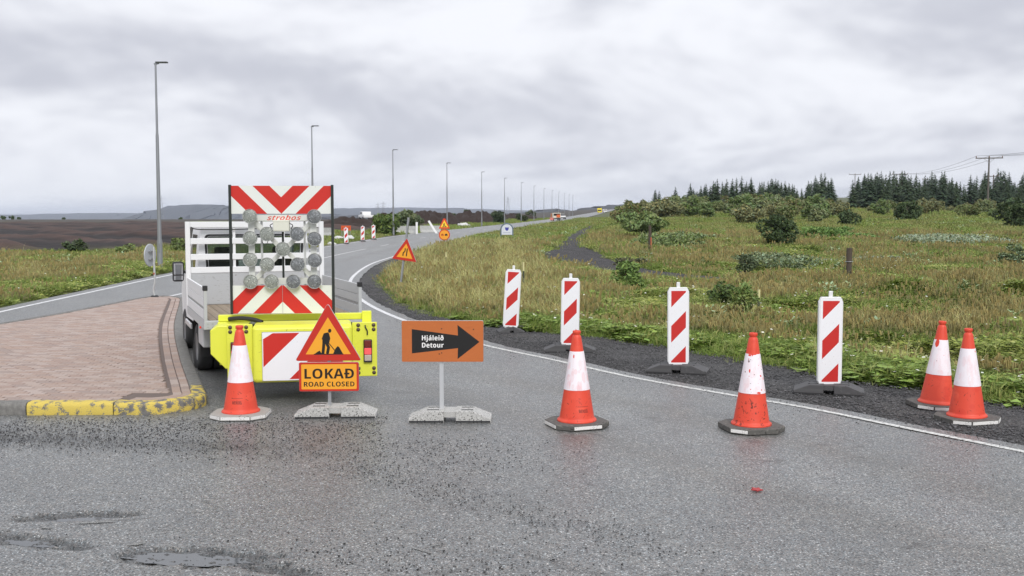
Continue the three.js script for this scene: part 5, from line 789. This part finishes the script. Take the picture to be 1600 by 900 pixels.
// ---------------------------------------------------------------- soil heaps, barriers and works gear across the road
{
  const earth = new THREE.MeshStandardMaterial({ color: L(0.05, 0.03, 0.022), roughness: 0.95, map: soilTex });
  const heap = (px0, px1, d, h, dep, seed, label) => {
    const x0 = (px0 - 800) / 1650 * d, x1 = (px1 - 800) / 1650 * d, w = x1 - x0, nx = 60, nz = 14, P = [], I = [], U = [];
    for (let j = 0; j <= nz; j++) for (let i = 0; i <= nx; i++) { const u = i / nx, v = j / nz, e = Math.sin(Math.PI * clamp(u, 0, 1)) ** 0.35 * Math.sin(Math.PI * v) ** 0.8, x = (u - 0.5) * w, z = (v - 0.5) * dep; P.push(x, -0.4 + e * (h + 0.4) * (0.72 + 0.3 * fbm(x * 0.16 + seed, z * 0.3, 3) + 0.14 * N2(x * 0.7, z * 0.7 + seed)), z); U.push(x / 6, z / 6); if (i && j) { const a = j * (nx + 1) + i; I.push(a - nx - 2, a - 1, a - nx - 1, a - nx - 1, a - 1, a); } }
    const g = new THREE.BufferGeometry(); g.setAttribute('position', new THREE.Float32BufferAttribute(P, 3)); g.setAttribute('uv', new THREE.Float32BufferAttribute(U, 2)); g.setIndex(I); g.computeVertexNormals();
    const m = mesh('soil_heap', g, earth); m.position.set((x0 + x1) / 2, T((x0 + x1) / 2, d), -d); tag(m, label, 'soil heap', 'soil heaps beyond the road');
  };
  heap(500, 585, 150, 2.0, 8, 3, 'dark brown soil bank behind the white pickup'); heap(575, 625, 175, 2.4, 9, 8, 'dark soil heap between the leafy bush and the pickup'); heap(625, 720, 185, 3.1, 10, 14, 'tall dark soil heap behind the concrete barriers');
  heap(705, 775, 215, 3.0, 10, 21, 'long dark soil heap behind the white boulder'); heap(765, 840, 300, 2.2, 10, 27, 'low brown soil heap beyond the dark round tree'); heap(555, 590, 101, 0.55, 1.6, 33, 'low brown earth ridge right behind the three far beacons');
  const conc = mat([1, 1, 1], 0.85, 0, { map: dataTex(128, 128, (i, j) => { const v = 0.68 + 0.1 * fbm(i * 0.05, j * 0.05, 3) + 0.04 * N2(i * 0.6, j * 0.6); return [v, v, v * 0.98]; }) });
  const barrier = (x, d, len, turn, label) => { const t = thing('concrete_barrier', label, 'barrier', x, T(x, d), -d, turn, 'concrete barriers across the road'); mesh('block', plate(shapeOf([[-0.3, 0], [0.3, 0], [0.3, 0.12], [0.14, 0.4], [0.09, 0.85], [-0.09, 0.85], [-0.14, 0.4], [-0.3, 0.12]]), len, -len / 2, 0.01).rotateY(Math.PI / 2), conc, t); mesh('lifting_slot', [box(0.3, 0.1, 0.62, 0, 0.06, 0)], mat([0.05, 0.05, 0.05], 0.9), t); };
  barrier(-11.3, 112, 2.3, 0.15, 'pale concrete barrier next to the leaning sign pole'); barrier(-9.2, 119, 2.3, 0.2, 'pale concrete barrier beside the white plank'); barrier(-18.6, 104, 2.6, -0.5, 'concrete barrier lying towards the soil bank'); barrier(-21.2, 108, 2.6, -0.4, 'concrete barrier half hidden behind the arrow board');
  const plank = (a, b, label) => { const t = thing('white_plank', label, 'plank', a.x, a.y, a.z); const q = b.clone().sub(a); mesh('plank', beam(V(0, 0, 0), q, 0.22, 0.1), white, t); };
  plank(V(-10.0, E(111) - 0.05, -111), V(-10.0, E(111) + 1.25, -111.1), 'upright white plank leaning on the barrier'); plank(V(-8.1, E(114) - 0.05, -114), V(-9.0, E(114) + 1.35, -114.3), 'slanting white plank at the barrier end');
  beacon(-12.7, 81.0, E(81) - 0.02, 0.2, 0.02, 'faded beacon board in front of the orange works board', 'faded beacon boards across the road', 0.5);
  beacon(-12.3, 87.0, E(87), 0.2, -0.02, 'faded beacon board between its two neighbours across the road', 'faded beacon boards across the road', 0.5);
  beacon(-12.05, 92.0, E(92), 0.2, 0, 'faded beacon board beside the leafy bush', 'faded beacon boards across the road', 0.5);
  const t = thing('works_board', 'orange works board with dark lettering behind a faded beacon', 'sign', -14.6, E(93), -93, 0.1);
  mesh('board', box(0.85, 0.42, 0.03, 0, 0.98, 0), mat([1, 1, 1], 0.6, 0, { map: canvasTex(128, 64, (g, w, h) => { g.fillStyle = '#d2531f'; g.fillRect(0, 0, w, h); g.fillStyle = '#9c3512'; for (let k = 0; k < 5; k++) g.fillRect(14 + k * 21, 24, 13, 18); }) }), t); for (const x of [-0.36, 0.36]) mesh('leg', bar(V(x, 0, 0), V(x, 0.78, 0), 0.025), galv, t);
  const bag = (x, d, s, seed, label) => { const g = new THREE.SphereGeometry(1, 20, 12), p = g.attributes.position; for (let i = 0; i < p.count; i++) { const q = 1 + 0.3 * N3(p.getX(i) * 1.5 + seed, p.getY(i) * 1.5, p.getZ(i) * 1.5); p.setXYZ(i, p.getX(i) * q * s, Math.max(-0.15, p.getY(i) * q) * s * 0.55, p.getZ(i) * q * s * 0.6); } g.computeVertexNormals(); const m = mesh('sand_sack', g, mat([0.62, 0.62, 0.6], 0.8)); m.position.set(x, T(x, d) + 0.08, -d); tag(m, label, 'sack', 'pale sacks across the road'); };
  bag(-14.9, 91, 0.55, 2, 'pale sack slumped under the orange works board'); bag(-13.9, 90, 0.5, 9, 'pale sack lying between two faded beacons'); bag(-13.5, 79, 0.35, 14, 'small white sack lying at the edge of the road'); bag(-7.4, 162, 1.0, 20, 'large white boulder-like sack on the grass by the lamp row');
}
// ---------------------------------------------------------------- far vehicles
{
  const tyreG = new THREE.CylinderGeometry(0.34, 0.34, 0.22, 20).rotateZ(Math.PI / 2);
  function car(x, d, y, turn, label, cat, bodyCol, build) { const t = thing(cat === 'truck' ? 'works_truck' : cat === 'pickup' ? 'pickup' : 'parked_car', label, cat, x, y, -d, turn); const m = mat(bodyCol, 0.35); build(t, m); for (const sx of [-0.8, 0.8]) for (const z of [-1.35, 1.35]) { const w = mesh('wheel', tyreG, rubber, t); w.position.set(sx, 0.34, z); } return t; }
  const dark = mat([0.02, 0.022, 0.025], 0.1);
  const sedan = (t, m) => { mesh('body', box(1.75, 0.62, 4.3, 0, 0.68, 0, 0.18), m, t); mesh('cabin', (() => { const g = new RoundedBoxGeometry(1.5, 0.55, 2.2, 3, 0.15), p = g.attributes.position; for (let i = 0; i < p.count; i++) if (p.getY(i) > 0) { p.setZ(i, p.getZ(i) * 0.75); p.setX(i, p.getX(i) * 0.88); } g.computeVertexNormals(); return g.translate(0, 1.2, 0.1); })(), dark, t); mesh('roof', box(1.28, 0.06, 1.5, 0, 1.485, 0.1, 0.03), m, t); for (const s of [-0.6, 0.6]) mesh('headlight', box(0.3, 0.14, 0.05, s, 0.78, 2.14, 0.02), mat([0.8, 0.8, 0.78], 0.2), t); mesh('bumper', box(1.6, 0.16, 0.1, 0, 0.5, 2.14, 0.03), dark, t); };
  car(14.4, 306, E(306), 0.1, 'white car coming down the distant road', 'car', [0.8, 0.8, 0.79], sedan);
  car(-25.5, 185, T(-25.5, 185) + 0.75, 0.35, 'white pickup parked on the soil bank', 'pickup', [0.8, 0.8, 0.79], (t, m) => { mesh('body', box(1.8, 0.5, 4.6, 0, 0.72, 0, 0.1), m, t); mesh('cabin', box(1.6, 0.6, 1.9, 0, 1.25, -0.4, 0.14), m, t); mesh('side_window', [box(1.64, 0.34, 1.4, 0, 1.3, -0.4, 0.05)], dark, t); });
  car(10.8, 262, E(262) - 0.02, 0.12, 'orange and white works truck with a trailer sign at the roadside', 'truck', [0.72, 0.66, 0.55], (t, m) => { mesh('cab', box(1.9, 1.3, 1.6, 0, 1.3, 1.1, 0.1), m, t); mesh('cargo_box', box(1.95, 1.0, 2.2, 0.05, 1.35, -0.9, 0.04), mat([0.62, 0.2, 0.05], 0.6), t); mesh('windscreen', box(1.6, 0.55, 0.04, 0, 1.55, 1.91), dark, t); mesh('warning_board', box(0.9, 0.7, 0.05, 0.35, 1.2, 2.0), mat([0.7, 0.14, 0.03], 0.5), t); mesh('bumper', box(1.8, 0.2, 0.12, 0, 0.6, 1.95), dark, t); });
  const b = thing('warning_panel', 'red and white works panel standing before the distant works truck', 'sign', 9.0, E(240), -240); mesh('panel', box(0.8, 0.6, 0.04, 0, 0.65, 0), mat([0.62, 0.2, 0.17], 0.5), b); mesh('leg', bar(V(0, 0, 0), V(0, 0.4, 0), 0.03), galv, b); mesh('leg', bar(V(0.55, 0, 0), V(0.55, 1.0, 0), 0.03), galv, b);
  car(50.5, 610, E(610), -0.1, 'yellow box truck far up the road', 'truck', [0.75, 0.62, 0.04], (t, m) => { mesh('cargo_box', box(2.6, 2.3, 5, 0, 1.75, -0.6, 0.05), m, t); mesh('cab', box(2.2, 1.8, 1.5, 0, 1.3, 2.6, 0.1), m, t); mesh('windscreen', box(1.9, 0.7, 0.05, 0, 1.65, 3.36), dark, t); });
  car(56, 640, E(640) + 0.1, 0.1, 'white van with a red stripe next to the yellow box truck', 'van', [0.8, 0.8, 0.8], (t, m) => { mesh('body', box(2.0, 1.7, 4.4, 0, 1.25, 0, 0.15), m, t); mesh('red_stripe', box(2.04, 0.3, 4.0, 0, 0.95, 0), mat([0.6, 0.05, 0.04], 0.5), t); mesh('windscreen', box(1.6, 0.5, 0.05, 0, 1.6, 2.2), dark, t); });
}
// ---------------------------------------------------------------- power poles and wires
{
  const wood = mat([0.13, 0.115, 0.10], 0.9), P0 = [44, 44], spots = [[75, 167, 9.2], [106, 290, 9.0], [128, 395, 9.5]];
  const pole = (x, d, h, label, arm = 2.0) => { const t = thing('power_pole', label, 'power pole', x, T(x, d) - 0.2, -d, -0.25); mesh('pole', bar(V(0, -0.3, 0), V(0, h, 0), 0.17, 0.11, 10), wood, t); mesh('crossarm', box(arm * 2, 0.16, 0.14, 0, h - 0.25, 0.1, 0.02), wood, t); for (const s of [-1, 1]) mesh('brace', bar(V(0, h - 1.0, 0.1), V(s * 0.8, h - 0.3, 0.1), 0.03, 0.03, 6), galv, t); for (const x2 of [-arm * 0.95, 0, arm * 0.95]) mesh('insulator', new THREE.LatheGeometry([[0.05, 0], [0.09, 0.06], [0.05, 0.12], [0.08, 0.18], [0.03, 0.26], [0, 0.28]].map(([a, b]) => new THREE.Vector2(a, b)), 10).translate(x2, h - 0.16, 0.1), mat([0.2, 0.12, 0.08], 0.3), t); return T(x, d) - 0.2 + h; };
  const h1 = pole(75, 167, 9.2, 'tall wooden power pole with a wide crossarm standing clear of the spruces'), h2 = pole(106, 290, 9.5, 'wooden power pole rising out of the middle of the spruces'), h3 = pole(118, 365, 11.5, 'thin power pole in the gap between the spruces');
  pole(103, 227, 7.5, 'lower power pole standing close behind the tall one', 0.9); pole(111, 285, 8.0, 'weathered power pole half hidden among the spruces', 0.7);
  const wire = (a, b, sag, label) => tag(mesh('power_line', new THREE.TubeGeometry(new THREE.QuadraticBezierCurve3(a, a.clone().lerp(b, 0.5).add(V(0, -sag * 2, 0)), b), 40, 0.022, 5), mat([0.08, 0.08, 0.085], 0.6)), label, 'wire', 'power line wires');
  for (const s of [-1.9, 0, 1.9]) { wire(V(75 + s, h1 + 0.1, -167), V(44 + s, 9.0, -44), 0.9, 'power line wire leaving the tall pole'); wire(V(75 + s, h1 + 0.1, -167), V(106 + s, h2 + 0.1, -290), 1.2, 'power line wire running back over the spruces'); }
  const steel = mat([0.35, 0.36, 0.38], 0.5, 0.5);
  const pylon = (x, d, y, h, label) => { const t = thing('lattice_pylon', label, 'pylon', x, y, -d, 0.2, 'far lattice pylons'); for (const [a, b] of [[-1, -1], [1, -1], [1, 1], [-1, 1]]) mesh('leg', bar(V(a * h * 0.1, 0, b * h * 0.1), V(a * h * 0.015, h, b * h * 0.015), 0.07, 0.05, 5), steel, t); for (let k = 0; k < 6; k++) { const y0 = h * k / 7, y1 = h * (k + 1) / 7, w = (q) => h * lerp(0.1, 0.015, q / h); mesh('lattice', bar(V(-w(y0), y0, w(y0)), V(w(y1), y1, w(y1)), 0.035, 0.035, 4), steel, t); } for (const q of [0.72, 0.88]) mesh('crossarm', box(h * 0.36, 0.12, 0.12, 0, h * q, 0), steel, t); };
  pylon(-232, 700, -4, 19, 'pale lattice pylon in front of the flat topped mountain'); pylon(-68, 560, 0, 9, 'lattice pylon beyond the soil heaps'); pylon(-76, 600, 0, 9, 'second lattice pylon beyond the soil heaps'); pylon(-2.5, 650, 2, 11, 'lattice pylon beyond the lamp row');
}
// ---------------------------------------------------------------- distant hills
{
  const hillM = new THREE.MeshStandardMaterial({ color: L(0.075, 0.08, 0.085), roughness: 1, map: soilTex });
  const hill = (pts, d, depth, base, label, m = hillM) => {                 // skyline given as [bearing in px of the photo's lens, metres above the camera]
    const f = curve(pts), p0 = pts[0][0], p1 = pts[pts.length - 1][0], nx = 160, nz = 10, P = [], I = [], U = [];
    for (let j = 0; j <= nz; j++) for (let i = 0; i <= nx; i++) { const px = lerp(p0, p1, i / nx), v = j / nz, dd = d + (v - 0.5) * depth, x = (px - 800) / 1650 * d + 0.06 * depth * N2(i * 0.12, v * 3), top = f(px) * 1 + 2.3, e = Math.sin(Math.PI * v) ** 0.7; P.push(x, lerp(base, top + 0.04 * (top - base) * fbm(i * 0.2, v * 4, 3), e), -dd); U.push(x / 80, dd / 80); if (i && j) { const a = j * (nx + 1) + i; I.push(a - nx - 2, a - nx - 1, a - 1, a - nx - 1, a, a - 1); } }
    const g = new THREE.BufferGeometry(); g.setAttribute('position', new THREE.Float32BufferAttribute(P, 3)); g.setAttribute('uv', new THREE.Float32BufferAttribute(U, 2)); g.setIndex(I); g.computeVertexNormals(); structure('hills', g, m, label);
  };
  const k = (d) => d / 1650, K = (d, list) => list.map(([px, py]) => [px, (335 - py) * k(d)]);
  hill(K(6000, [[-200, 336], [60, 335], [150, 333], [230, 333], [330, 332], [420, 328], [520, 326], [640, 324.5], [760, 327], [860, 330], [960, 333], [1100, 334]]), 6000, 2500, -90, 'pale blue long ridge on the horizon');
  hill(K(4200, [[200, 342], [245, 338], [262, 331], [285, 324], [300, 320.5], [330, 320], [360, 322], [400, 325], [440, 329], [520, 335], [580, 341]]), 4200, 1200, -80, 'blue flat topped mountain');
  hill(K(2000, [[500, 340], [560, 336], [620, 335], [700, 334], [780, 333], [830, 331], [850, 327.5], [872, 327], [886, 331], [900, 334], [905, 329], [930, 323.5], [960, 320.5], [1000, 320], [1060, 322], [1150, 326]]), 2000, 500, -30, 'dark wooded rise beyond the road');
}

renderer.render(scene, camera);
